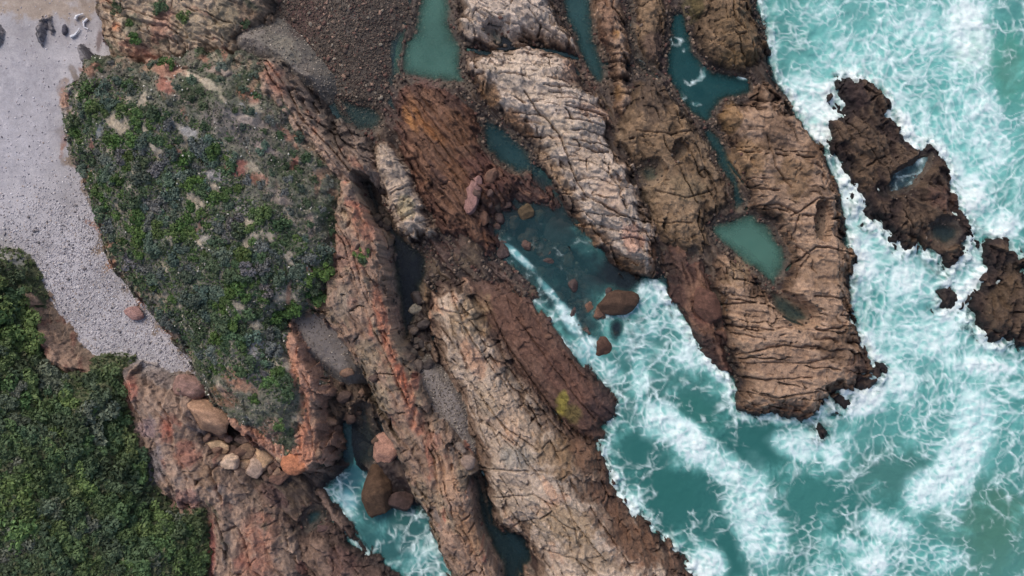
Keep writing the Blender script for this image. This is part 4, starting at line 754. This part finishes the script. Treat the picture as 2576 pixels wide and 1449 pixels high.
WZ = wlev + swell * (.3 + .9 * rough_) + np.where(water_obj == 0, .25 * sstep(.55, 1.0, foam) * (.5 + nm), 0)
WZ = WZ + np.where(water_obj == 0, expo * np.clip(edge, 0, 1) * (.10 + .30 * nm + .12 * nf), 0)      # surge running up the rock
# foam lace and billows
FW, FM = foam_pattern(WX, WW, foam)
wcol = wcol + (lin((146, 204, 200)) * (.6 + .4 * wcol / (wcol.max(-1, keepdims=True) + 1e-6)) - wcol) * FM[..., None]
FOAMC = np.array([.68, .84, .85], F32) + sstep(.6, .95, foam)[..., None] * np.array([.10, .03, .02], F32)
wcol = wcol + (FOAMC - wcol) * FW[..., None]
opac = np.maximum(opac, np.maximum(FW, .8 * FM))
WZ = WZ + np.where(water_obj == 0, .05 * FW, .01 * FW)
def water_material():
    g = NT('sea_water'); pos = g.n('NewGeometry').outputs['Position']
    f = g.attr('foam').outputs['Fac']; op = g.attr('opac').outputs['Fac']; c = g.attr('col').outputs['Color']; rf = g.attr('chop').outputs['Fac']
    n = g.noise(pos, 2.6, 3, .6)
    bm = g.n('Bump', i_Distance=.12); g.l(n.outputs[0], bm.inputs['Height']); g.l(g.mapr(rf, 0, .4, .03, .5), bm.inputs['Strength'])
    p = g.n('BsdfPrincipled'); g.l(c, p.inputs['Base Color']); g.l(bm.outputs[0], p.inputs['Normal'])
    g.l(g.mapr(f, 0, .6, .14, .8), p.inputs['Roughness']); p.inputs['IOR'].default_value = 1.33
    tr = g.n('BsdfTransparent'); g.l(g.mix(g.mapr(op, 0, .5, 0, 1), (1, 1, 1), (.62, .80, .80)), tr.inputs[0])
    mx = g.n('MixShader'); g.l(op, mx.inputs[0]); g.l(tr.outputs[0], mx.inputs[1]); g.l(p.outputs[0], mx.inputs[2])
    o = g.n('OutputMaterial'); g.l(mx.outputs[0], o.inputs[0]); return g.m
M_WATER = water_material()
WV = np.stack([WX, -WW, WZ], -1).reshape(-1, 3); wcf = np.clip(wcol, .002, .9).reshape(-1, 3)
# whichever water body owns the first corner owns the face; skip water buried in rock
ii, jj = np.meshgrid(np.arange(wy_ - 1), np.arange(wx_ - 1), indexing='ij'); v0 = (ii * wx_ + jj).ravel()
WQ = np.stack([v0, v0 + wx_, v0 + wx_ + 1, v0 + 1], 1)
gap = (WZ - WH).ravel(); gap = gap[WQ].max(1); WQ = WQ[gap > -.02]
wo = water_obj.ravel()[WQ]; same = (wo == wo[:, :1]).all(1) | True
own = wo[:, 0]
flat = {}
for k in np.unique(own):
    F = WQ[own == k]; u, inv = np.unique(F, return_inverse=True); VV = WV[u].copy()
    if k > 0: VV[:, 2] = POOLS[k - 1]['level'] + swell.ravel()[u]
    me = mesh_from('water', VV, inv.reshape(-1, 4), wcf[u], {'foam': FW.ravel()[u], 'opac': opac.ravel()[u], 'chop': foam.ravel()[u]}, M_WATER)
    if k == 0: add('sea', me, kind='structure')
    else: add(POOLS[k - 1]['name'], me, kind='structure', label=POOLS[k - 1]['label'])
# the open sea goes on beyond
OV = np.array([(59, -900, -.2), (900, -900, -.2), (900, 900, -.2), (59, 900, -.2)], F32)
add('sea', mesh_from('outer_sea', OV, np.array([[0, 1, 2, 3]]), np.repeat(lin(T3)[None], 4, 0), {'foam': np.full(4, .3, F32), 'opac': np.ones(4, F32), 'chop': np.full(4, .5, F32)}, M_WATER), kind='structure')

# ------------------------------------------------------------------ boulders and loose stones
import bmesh
def ico(sub):
    bm = bmesh.new(); bmesh.ops.create_icosphere(bm, subdivisions=sub, radius=1)
    V = np.array([v.co[:] for v in bm.verts], F32); F = np.array([[v.index for v in f.verts] for f in bm.faces], np.int64); bm.free(); return V, F
rng0 = np.random.default_rng(12)
ICO3 = ico(4); ICO2 = ico(2); ICO2B = ico(3); ICO1 = ico(1)
def boulder_mesh(name, rx, ry, rz, col, seed, base=ICO3, nplanes=11, wet=.2):
    rng = np.random.default_rng(seed); V, F = base
    n = rng.normal(size=(nplanes, 3)); n /= np.linalg.norm(n, axis=1)[:, None]; dist = rng.uniform(.72, 1.0, nplanes)
    q = np.clip(V @ n.T, 1e-3, None) / dist
    r = 1 / (np.sum(q ** 36, 1) ** (1 / 36) + 1e-6); r = np.minimum(r, 1.2)
    P = V * r[:, None]
    nz = fbm(P[:, 0] * 2.2 + P[:, 2] * 1.3 + seed, P[:, 1] * 2.2 - P[:, 2], 4, seed)
    P = P * (1 + .11 * nz)[:, None]
    st = fbm(P[:, 0] * .6 + seed, P[:, 1] * 3.5, 3, seed + 5)
    c = lin(col)[None] * np.clip(1 + .45 * nz + .35 * st, .4, 1.6)[:, None]
    P = P * np.array([rx, ry, rz], F32)
    return mesh_from(name, P, F, c, {'wet': np.full(len(P), wet, F32)}, M_ROCK)
def boulder(label, px, py, rx, ry, ang, col, hgt=None, sink=.24, name='boulder', cat='boulder', group=None, z=None, wet=.2):
    X, Y, Z, _ = ground(px, py); rx /= PXM; ry /= PXM; rz = hgt if hgt else .75 * (rx + ry) / 2
    me = boulder_mesh(name, rx * 1.12, ry * 1.12, rz, col, int(px * 7 + py), ICO3 if rx > .65 else ICO2B, wet=wet)
    o = add(name, me, label=label, cat=cat, group=group, loc=(X, Y, (Z if z is None else z) + rz * (1 - 2 * sink)))
    o.rotation_euler = (0, 0, -math.radians(ang)); return o
for b in [
    ('smooth pink brown boulder at the lower end of the pebble beach', 482, 970, 34, 25, 10, (138, 110, 102)),
    ('long orange tan boulder lying just below the pebble beach', 533, 1038, 56, 31, 32, (160, 128, 106)),
    ('flat pale boulder at the left end of the fallen pile', 530, 1130, 29, 15, 5, (196, 168, 138)),
    ('squarish pale block under the flat boulder in the fallen pile', 583, 1162, 23, 17, -15, (204, 178, 156)),
    ('tapered grey pink block at the bottom of the fallen pile', 640, 1178, 20, 23, 10, (186, 162, 146)),
    ('large tan block at the right end of the fallen pile', 667, 1150, 29, 26, 40, (200, 166, 134)),
    ('brown block wedged between the pale blocks of the fallen pile', 626, 1136, 20, 17, 0, (136, 112, 94)),
    ('dark brown block behind the squarish pale block', 600, 1142, 24, 12, -25, (104, 82, 72)),
    ('dull mauve slab at the top of the fallen pile', 545, 1092, 22, 13, 25, (148, 122, 110)),
    ('grey stone at the top middle of the fallen pile', 608, 1105, 17, 10, 10, (140, 118, 106)),
    ('small mauve stone above the flat boulder', 577, 1103, 9, 9, 0, (134, 110, 102)),
    ('brown stone below the rusty headland tip', 705, 1200, 22, 13, -25, (112, 86, 76)),
    ('dark stone beside the headland tip', 690, 1172, 16, 11, 0, (92, 70, 62)),
    ('pink boulder perched at the foot of the rusty ridge', 973, 1128, 28, 34, -8, (172, 132, 116)),
    ('tall brown boulder standing in the foam of the small inlet', 950, 1233, 29, 58, -8, (84, 65, 51)),
    ('dark boulder tucked behind the tall brown boulder', 1010, 1258, 26, 22, 0, (72, 57, 54)),
    ('small dark boulder alone in the foam at the bottom edge', 1045, 1396, 13, 27, 18, (98, 72, 66)),
    ('olive boulder at the head of the gully', 1325, 532, 17, 20, 0, (92, 78, 60)),
    ('small brown boulder beside the olive one in the gully', 1355, 543, 13, 16, 0, (104, 82, 68)),
    ('reddish boulder in the gully water below the olive one', 1334, 585, 16, 14, 0, (104, 74, 64)),
    ('broad low purple boulder awash in the gully', 1412, 585, 32, 48, 20, (84, 66, 62), .55, .35),
    ('drowned purple boulder in mid gully', 1487, 728, 32, 32, 0, (86, 66, 64), .5, .45),
    ('striped brown boulder beside the foaming tongue of the gully', 1553, 757, 39, 27, -8, (80, 61, 50)),
    ('red brown boulder with white water around it in the gully', 1514, 876, 20, 26, 0, (82, 60, 51)),
    ('pinkish slab propped on the layered red rock', 1190, 498, 17, 42, 18, (146, 112, 106), .5),
    ('pale round stone in the cleft', 1045, 776, 14, 12, 0, (150, 142, 126)),
    ('grey stone jammed in the top of the dark slit', 1157, 1127, 13, 12, 20, (136, 122, 112)),
    ('second grey stone just below in the dark slit', 1179, 1161, 15, 15, 40, (142, 124, 114)),
    ('tiny dark rock between the weedy rock and the driftwood', 166, 77, 6, 11, 0, (92, 90, 100), .3),
    ('faded red rock half buried at the beach edge', 340, 789, 20, 14, 0, (152, 120, 116), .4),
    ('dark rock poking out of the milky green pool', 1122, 124, 13, 10, 0, (82, 74, 70), .4),
    ('rounded red boulder on the wet bench', 1776, 768, 24, 40, -25, (98, 70, 60), .7),
    ('small dark boulder by the corner of the small blue pool', 812, 1330, 13, 10, 0, (88, 70, 68)),
    ('orange tan block at the tip of the headland', 745, 1168, 26, 20, 20, (178, 118, 88))]:
    boulder(*b)
for i_ in range(34):
    a_ = rng0.random(); px_ = 505 + 215 * a_ + rng0.normal(0, 14); py_ = 1088 + 95 * a_ ** .8 + rng0.normal(0, 20); r_ = rng0.uniform(5, 13)
    boulder('angular broken stone in the rockfall below the headland', px_, py_, r_ * 1.2, r_ * .85, rng0.uniform(0, 180), [(150, 124, 106), (122, 98, 86), (96, 78, 70), (168, 140, 116)][i_ % 4], None, .25, 'stone', 'stone', 'broken stones of the rockfall')
for i_ in range(46):
    a_ = rng0.random(); px_ = 1230 + 270 * a_ + rng0.normal(0, 42); py_ = 500 + 330 * a_ + rng0.normal(0, 42); r_ = rng0.uniform(5, 15)
    boulder('dark wet stone on the floor of the gully', px_, py_, r_ * 1.2, r_ * .9, rng0.uniform(0, 180), [(92, 72, 66), (110, 82, 68), (76, 62, 60)][i_ % 3], None, .3, 'stone', 'stone', 'wet stones in the gully', None, .8)
for i_ in range(40):
    a_ = rng0.random(); px_ = np.interp(a_, [0, .3, .6, 1], [935, 990, 1040, 1065]) + rng0.normal(0, 16); py_ = np.interp(a_, [0, .3, .6, 1], [470, 610, 720, 920]) + rng0.normal(0, 16); r_ = rng0.uniform(5, 14)
    boulder('dark fallen stone in the narrow cleft', px_, py_, r_ * 1.2, r_ * .9, rng0.uniform(0, 180), [(92, 82, 74), (74, 66, 64), (112, 98, 88)][i_ % 3], None, .3, 'stone', 'stone', 'stones in the cleft', None, .6)
for i_ in range(14):
    px_ = rng0.uniform(800, 950); py_ = rng0.uniform(930, 1170); r_ = rng0.uniform(5, 15)
    boulder('brown stone in the dark hollow', px_, py_, r_ * 1.2, r_ * .9, rng0.uniform(0, 180), [(104, 84, 72), (84, 68, 62), (128, 102, 86)][i_ % 3], None, .3, 'stone', 'stone', 'stones in the hollow', None, .5)
def stick(label, pts, r, col):
    """pale driftwood: a tapering bent tube with a forked end"""
    bm = bmesh.new(); P = [np.array(ground(*p)[:3]) + np.array([0, 0, r * 1.2]) for p in pts]
    rings = []
    for i, p in enumerate(P):
        d = P[min(i + 1, len(P) - 1)] - P[max(i - 1, 0)]; d /= np.linalg.norm(d) + 1e-9
        sd = np.cross(d, (0, 0, 1)); sd /= np.linalg.norm(sd) + 1e-9; up = np.cross(sd, d)
        rr = r * (1 - .6 * i / (len(P) - 1)) * (1 + .2 * math.sin(i * 2.1))
        rings.append([bm.verts.new(p + rr * (math.cos(t) * sd + math.sin(t) * up)) for t in np.linspace(0, 2 * np.pi, 7)[:-1]])
    for a_, b_ in zip(rings[:-1], rings[1:]):
        for k_ in range(6): bm.faces.new((a_[k_], a_[(k_ + 1) % 6], b_[(k_ + 1) % 6], b_[k_]))
    bm.faces.new(rings[0][::-1]); bm.faces.new(rings[-1])
    me = bpy.data.meshes.new('driftwood'); bm.to_mesh(me); bm.free()
    a = me.attributes.new('col', 'FLOAT_COLOR', 'POINT'); a.data.foreach_set('color', np.tile(np.r_[lin(col), 1], len(me.vertices)).astype(F32))
    me.attributes.new('wet', 'FLOAT', 'POINT'); me.materials.append(M_SAND); add('driftwood', me, label=label, cat='driftwood')
stick('thick white driftwood stub on the sand nearest the top', [(192, 50), (195, 42), (204, 38), (212, 36)], .17, (222, 222, 226))
stick('hooked white driftwood on the sand beside the rock slope', [(222, 48), (212, 58), (214, 70), (224, 74)], .14, (222, 222, 228))
stick('lowest white driftwood piece on the sand', [(180, 94), (190, 90), (198, 80), (202, 72)], .16, (216, 218, 224))

# ------------------------------------------------------------------ pebbles, cobbles
IDS = {}
for i_, R_ in enumerate(REG): IDS.setdefault(R_['name'], i_ + 1)
rng = np.random.default_rng(5)
HF = H.ravel(); RF = RID.ravel()
INF = ((np.abs(GX) < 54) & (np.abs(GW) < 31)).ravel()
def spots(mask, n):
    idx = np.flatnonzero(mask & INF); idx = rng.choice(idx, n); P = VERT[idx].copy()
    P[:, :2] += rng.uniform(-DX / 2, DX / 2, (n, 2)); return P, idx
def pebbles(name, P, size, cols, mat=None, flat=.6):
    V, F = ICO1; n = len(P); nv = len(V)
    a = rng.uniform(0, 6.28, n); ca, sa = np.cos(a), np.sin(a)
    L = V[None] * (1 + rng.uniform(-.22, .22, (n, nv, 1)))
    L = L * np.stack([size * rng.uniform(.8, 1.3, n), size * rng.uniform(.6, 1.0, n), size * flat], -1)[:, None]
    Q = np.stack([L[..., 0] * ca[:, None] - L[..., 1] * sa[:, None], L[..., 0] * sa[:, None] + L[..., 1] * ca[:, None], L[..., 2]], -1) + P[:, None]
    FF = (F[None] + (np.arange(n) * nv)[:, None, None]).reshape(-1, 3)
    return add(name, mesh_from(name, Q.reshape(-1, 3), FF, np.repeat(cols, nv, 0), {'wet': np.full(n * nv, .1, F32)}, mat or M_SAND, smooth=False), kind='stuff')
def mixcol(n, pal, wts):
    k_ = rng.choice(len(pal), n, p=np.array(wts) / sum(wts)); return np.stack([lin(c_) for c_ in pal])[k_] * rng.uniform(.8, 1.2, (n, 1)).astype(F32)
GREYS = [(172, 168, 174), (150, 146, 152), (200, 198, 202), (96, 94, 102), (164, 152, 146)]
# the lower, stony part of the beach
m = (RF == IDS['beach']); by = PY_.ravel(); bx = PX_.ravel()
dens = sstep(330, 760, by + .35 * bx + 120 * N_BIG.ravel()); m = m & (rng.random(m.size) < .04 + .96 * dens ** 1.5)
P, ix = spots(m, 7500); pebbles('beach_pebbles', P, rng.uniform(.04, .11, len(P)).astype(F32), mixcol(len(P), GREYS, (6, 3.5, 2.0, .7, 1.2)))
for nm_ in ('gravel_fan', 'gravel_chute', 'sand_slope'):
    P, ix = spots(RF == IDS[nm_], 800 if nm_ != 'sand_slope' else 250); pebbles('gravel', P, rng.uniform(.05, .11, len(P)).astype(F32), mixcol(len(P), [(132, 123, 114), (104, 96, 89), (164, 154, 143), (84, 76, 71)], (4, 3, 1.5, 2)))
DK = [(88, 78, 70), (112, 98, 88), (70, 60, 56), (136, 118, 104), (98, 72, 66)]
P, ix = spots(RF == IDS['cobble_bed'], 5200); pebbles('small_cobbles', P, rng.uniform(.05, .14, len(P)).astype(F32), mixcol(len(P), DK, (4, 2.5, 4, .4, 1)), M_ROCK)
m = (RF == 0) | (RF == IDS['shore_platform']); m = m & (HF > -.7) & (HF < .5)
P, ix = spots(m, 2600); pebbles('shore_rubble', P, rng.uniform(.08, .26, len(P)).astype(F32), mixcol(len(P), DK, (4, 3, 3, 1, 2)), M_ROCK)
P, ix = spots(INPOOL.ravel(), 1700); pebbles('pool_stones', P, rng.uniform(.06, .22, len(P)).astype(F32), mixcol(len(P), DK, (4, 3, 3, 1, 2)), M_ROCK)
cob = [boulder_mesh('cobble', 1, .8, .6, c_, 900 + i_, ICO2, 10) for i_, c_ in enumerate([(104, 92, 82), (126, 108, 96), (86, 74, 68), (148, 122, 108), (112, 86, 78), (138, 128, 116)])]
def scatter(mask, n, smin, smax, label, group, meshes, name='cobble', cat='cobble'):
    P, _ = spots(mask, n)
    for p in P:
        r_ = smin * (smax / smin) ** (rng.random() ** 2)
        o = add(name, meshes[int(rng.integers(len(meshes)))], label=label, cat=cat, group=group, loc=(float(p[0]), float(p[1]), float(p[2]) + .25 * r_))
        o.scale = (r_, r_, r_); o.rotation_euler = (0, 0, rng.random() * 6.28)
scatter(RF == IDS['cobble_bed'], 170, .12, .28, 'rounded brown cobble in the dark cobble bed beside the milky green pool', 'cobbles of the dark bed', cob)
bst = [boulder_mesh('beach_stone', 1, .8, .5, c_, 950 + i_, ICO2, 10) for i_, c_ in enumerate([(132, 128, 132), (112, 108, 112), (184, 180, 182), (158, 154, 156)])]
scatter((RF == IDS['beach']) & (by + .3 * bx > 560), 130, .10, .20, 'loose grey stone lying on the pebble beach', 'stones on the pebble beach', bst, 'beach_stone', 'stone')

# ------------------------------------------------------------------ scrub
def foliage_material():
    g = NT('foliage'); oi = g.n('ObjectInfo'); pos = g.n('NewGeometry').outputs['Position']
    n = g.noise(pos, 3.0, 3, .6); sh = g.attr('shade').outputs['Fac']
    v = g.math('MULTIPLY', g.mapr(n.outputs[0], .3, .7, .8, 1.2), g.mapr(sh, 0, 1, .78, 1.25, False))
    cb = g.n('CombineXYZ'); [g.l(v, cb.inputs[i]) for i in range(3)]
    c = g.mix(1.0, oi.outputs['Color'], cb.outputs[0], 'MULTIPLY')
    p = g.n('BsdfPrincipled'); g.l(c, p.inputs['Base Color']); p.inputs['Roughness'].default_value = .7; p.inputs['Specular IOR Level'].default_value = .25
    t = g.n('BsdfTranslucent'); g.l(c, t.inputs[0]); mx = g.n('MixShader'); mx.inputs[0].default_value = .15
    g.l(p.outputs[0], mx.inputs[1]); g.l(t.outputs[0], mx.inputs[2])
    o = g.n('OutputMaterial'); g.l(mx.outputs[0], o.inputs[0]); return g.m
M_LEAF = foliage_material()
def bark_material():
    g = NT('bark'); p = g.n('BsdfPrincipled'); n = g.noise(g.n('NewGeometry').outputs['Position'], 12, 4)
    g.l(g.mix(n.outputs[0], (.05, .035, .025), (.14, .11, .085)), p.inputs['Base Color']); p.inputs['Roughness'].default_value = .9
    o = g.n('OutputMaterial'); g.l(p.outputs[0], o.inputs[0]); return g.m
M_BARK = bark_material()
def leaves(P, N, size, seed):
    """one leaf-shaped quad per point, roughly facing N"""
    r = np.random.default_rng(seed); n = len(P)
    N = N + r.normal(0, .55, (n, 3)); N /= np.linalg.norm(N, axis=1)[:, None]
    t = r.normal(size=(n, 3)); t -= N * (t * N).sum(1)[:, None]; t /= np.linalg.norm(t, axis=1)[:, None] + 1e-9; b = np.cross(N, t)
    s = (size * r.uniform(.6, 1.3, n))[:, None]
    Q = np.stack([P - t * s, P + b * s * .55 + N * s * .1, P + t * s, P - b * s * .55 + N * s * .1], 1)
    return Q.reshape(-1, 3), np.arange(n * 4).reshape(-1, 4), np.repeat(r.random(n), 4)
def shrub_parts(seed, nl, lobes, flat, leaf):
    r = np.random.default_rng(seed); Ps = []; Ns = []
    cs = np.concatenate([r.normal(0, .42, (lobes, 2)), r.uniform(.15, .5, (lobes, 1))], 1); rs = r.uniform(.28, .5, lobes)
    for c_, q in zip(cs, rs):
        k_ = int(nl * q * q / (rs ** 2).sum()); d = r.normal(size=(k_, 3)); d[:, 2] = np.abs(d[:, 2]) - .15; d /= np.linalg.norm(d, axis=1)[:, None]
        Ps.append(c_ + d * (q * r.uniform(.75, 1.08, k_))[:, None]); Ns.append(d)
    P = np.concatenate(Ps) * np.array([1, 1, flat]); N = np.concatenate(Ns)
    Q, F, sh = leaves(P, N, leaf, seed + 1)
    fm = mesh_from('foliage', Q, F, None, {'shade': sh}, M_LEAF, smooth=False)
    V = []; FF = []
    for c_ in cs[:5]:                                   # a few tapering branches up into the lobes
        e_ = c_ * np.array([1, 1, flat]); k0 = len(V)
        for q, w_ in ((0, .05), (.5, .035), (1, .015)):
            for a_ in range(5): V.append((e_[0] * q ** 1.3 + w_ * math.cos(a_ * 1.257), e_[1] * q ** 1.3 + w_ * math.sin(a_ * 1.257), -.2 + (e_[2] + .2) * q))
        for j in range(2):
            for a_ in range(5): FF.append((k0 + j * 5 + a_, k0 + j * 5 + (a_ + 1) % 5, k0 + j * 5 + 5 + (a_ + 1) % 5, k0 + j * 5 + 5 + a_))
    sm = mesh_from('branches', np.array(V), np.array(FF), None, None, M_BARK)
    return fm, sm
SHRUBS = [shrub_parts(2000 + i_, 460, 8, .48, .15) for i_ in range(8)]
BUSHES = [shrub_parts(2100 + i_, 820, 12, .42, .14) for i_ in range(8)]
def plant(kind, x, y, z, size, col, label, cat, group, name):
    fm, sm = kind[int(rng.integers(len(kind)))]
    o = add(name, None, label=label, cat=cat, group=group, loc=(x, y, z)); o.scale = (size, size, size * rng.uniform(.8, 1.1)); o.rotation_euler = (0, 0, rng.random() * 6.28)
    f = add('foliage', fm, o); f.color = (*[float(q) for q in np.clip(lin(col) * 2.0 * rng.uniform(.8, 1.25) * rng.uniform(.92, 1.08, 3), 0, 1)], 1)
    add('branches', sm, o)
HG = [(165, 225), (230, 205), (330, 195), (370, 270), (480, 300), (580, 390), (620, 500), (730, 560), (835, 640), (820, 740), (760, 780), (715, 800), (705, 880), (735, 980), (720, 1010), (640, 960), (520, 930), (480, 880), (400, 790), (310, 670), (265, 600), (225, 480), (200, 400), (165, 320)]
def pick(poly, n, gap, tries=30000, inset=9):
    p = np.asarray(poly, float); lo_, hi_ = p.min(0), p.max(0); out = []
    cand = rng.uniform(lo_, hi_, (tries, 2)).astype(F32); ok = sdf(p, cand[:, 0], cand[:, 1]) > inset
    grid = {}
    for c_ in cand[ok]:
        k_ = (int(c_[0] // gap), int(c_[1] // gap))
        if any(np.hypot(*(c_ - q)) < gap for dx_ in (-1, 0, 1) for dy_ in (-1, 0, 1) for q in grid.get((k_[0] + dx_, k_[1] + dy_), ())): continue
        grid.setdefault(k_, []).append(c_); out.append(c_)
        if len(out) >= n: break
    return out
def lum(X, Y): return float(C[min(NY - 1, int((-Y - gw[0]) / DX + .5)), min(NX - 1, int((X - gx[0]) / DX + .5)), 1])
def hzone(v):
    x_, y_ = v
    if x_ < 190 + .42 * (y_ - 220) + 45: return 'along the beach side of the headland'
    if y_ < 380: return 'near the bare sand patch high on the headland'
    if y_ > 780: return 'at the narrow lower end of the headland'
    if x_ > 640: return 'near the rusty ridge on the headland'
    return 'in the middle of the headland below the bare patches' if y_ < 600 else 'in the thick scrub of the lower headland'
def tzone(v):
    x_, y_ = v
    if y_ < 900: return 'in the thicket beside the red earth bank'
    if x_ > 330: return 'in the thicket corner under the red rock slope'
    if x_ > 200: return 'on the thicket edge facing the red rock slope'
    return 'in the upper thicket by the left edge' if y_ < 1120 else 'in the lower thicket by the left edge' if y_ < 1300 else 'in the bottom left corner of the thicket'
def cl(v): return float(fbm(np.array([v[0] / 90.]), np.array([v[1] / 90.]), 2, 777)[0])
KINDS = [((66, 84, 48), 'bright green'), ((60, 74, 54), 'dark green'), ((70, 82, 72), 'grey green'), ((82, 84, 82), 'dull grey'), ((92, 92, 56), 'olive')]
for v in pick(HG, 290, 24):
    q = cl(v) + rng.normal(0, .18); k_ = 0 if q > .14 else 1 if q > -.12 else 2 if q > -.34 else 3
    X, Y, Z, rid = ground(v[0], v[1])
    if rid != IDS['headland'] or lum(X, Y) > .20: continue
    plant(SHRUBS, X, Y, Z - .05, rng.uniform(.45, 1.0), KINDS[k_][0], KINDS[k_][1] + ' low shrub ' + hzone(v), 'shrub', KINDS[k_][1] + ' shrubs ' + hzone(v), 'shrub')
TOPG = [(240, 150), (420, 160), (640, 160), (720, 260), (800, 380), (850, 470), (840, 600), (740, 560), (620, 480), (570, 380), (480, 290), (370, 260), (330, 190), (230, 200)]
for v in pick(TOPG, 75, 34):
    X, Y, Z, rid = ground(v[0], v[1]); k_ = int(rng.choice([1, 2, 3], p=[.4, .35, .25]))
    if rid != IDS['headland'] or lum(X, Y) > .22: continue
    plant(SHRUBS, X, Y, Z - .05, rng.uniform(.35, .7), KINDS[k_][0], KINDS[k_][1] + ' dwarf shrub on the bare stony side of the headland', 'shrub', KINDS[k_][1] + ' dwarf shrubs', 'shrub')
for v in [(330, 60), (345, 95), (300, 20), (395, 20), (610, 60), (690, 960), (720, 990), (700, 1070), (730, 1085), (600, 940), (640, 1010), (910, 650), (905, 635), (460, 40), (410, 160), (425, 165), (720, 965), (735, 770), (720, 985)]:
    X, Y, Z, rid = ground(*v)
    plant(SHRUBS, X, Y, Z - .05, rng.uniform(.5, .8), KINDS[1][0] if rng.random() < .6 else KINDS[0][0], 'green shrub growing out of bare rock', 'shrub', 'shrubs rooted in bare rock', 'shrub')
TH = [(-80, 640), (0, 660), (40, 690), (55, 760), (90, 850), (100, 900), (180, 965), (240, 925), (290, 920), (310, 970), (322, 1090), (362, 1170), (390, 1265), (450, 1295), (510, 1285), (515, 1460), (-80, 1460)]
TK = [((62, 77, 50), 'mid green'), ((58, 71, 52), 'deep green'), ((74, 88, 54), 'yellow green'), ((74, 80, 68), 'grey green')]
for v in pick(TH, 300, 30, inset=19):
    q = cl(v) + rng.normal(0, .2); k_ = 2 if q > .25 else 0 if q > 0 else 1 if q > -.3 else 3
    X, Y, Z, rid = ground(v[0], v[1])
    plant(BUSHES, X, Y, Z - .1, rng.uniform(.85, 1.7), TK[k_][0], TK[k_][1] + ' bush ' + tzone(v), 'bush', TK[k_][1] + ' bushes ' + tzone(v), 'bush')
# low heath between the shrubs: uncountable
def heath(name, mask, n, size, pal, wts, up=.06):
    P, ix = spots(mask, n); P[:, 2] += rng.uniform(0, up, n)
    Q, F, sh = leaves(P.astype(np.float64), np.tile((0, 0, 1.), (n, 1)), size, 71)
    add(name, mesh_from(name, Q, F, np.repeat(mixcol(n, pal, wts), 4, 0), {'wet': np.zeros(n * 4, F32)}, M_SOIL, smooth=False), kind='stuff')
hm = (RF == IDS['headland'])
green = sdf(np.asarray(HG, float), bx.astype(F32), by.astype(F32)) > -10
bare = (CF[:, 0] > .24)
heath('heath', hm & green & ~bare, 18000, .17, [(76, 96, 56), (70, 84, 62), (100, 104, 98), (124, 120, 106)], (3, 3, 2, 1.4))
heath('heath', hm & ~green & ~bare, 5000, .13, [(84, 90, 72), (110, 106, 98), (70, 78, 60), (130, 122, 112)], (3, 2, 3, 1.5))
heath('undergrowth', RF == IDS['hillside'], 12000, .24, [(70, 84, 52), (62, 74, 52), (92, 94, 70)], (3, 3, 1.5), .3)
P, ix = spots(hm & (N_BIG.ravel() + .6 * N_MID.ravel() > .12), 230); P[:, 2] += .14; pebbles('pale_stones', P, rng.uniform(.04, .11, len(P)).astype(F32), mixcol(len(P), [(206, 202, 190), (184, 178, 168)], (2, 1)))
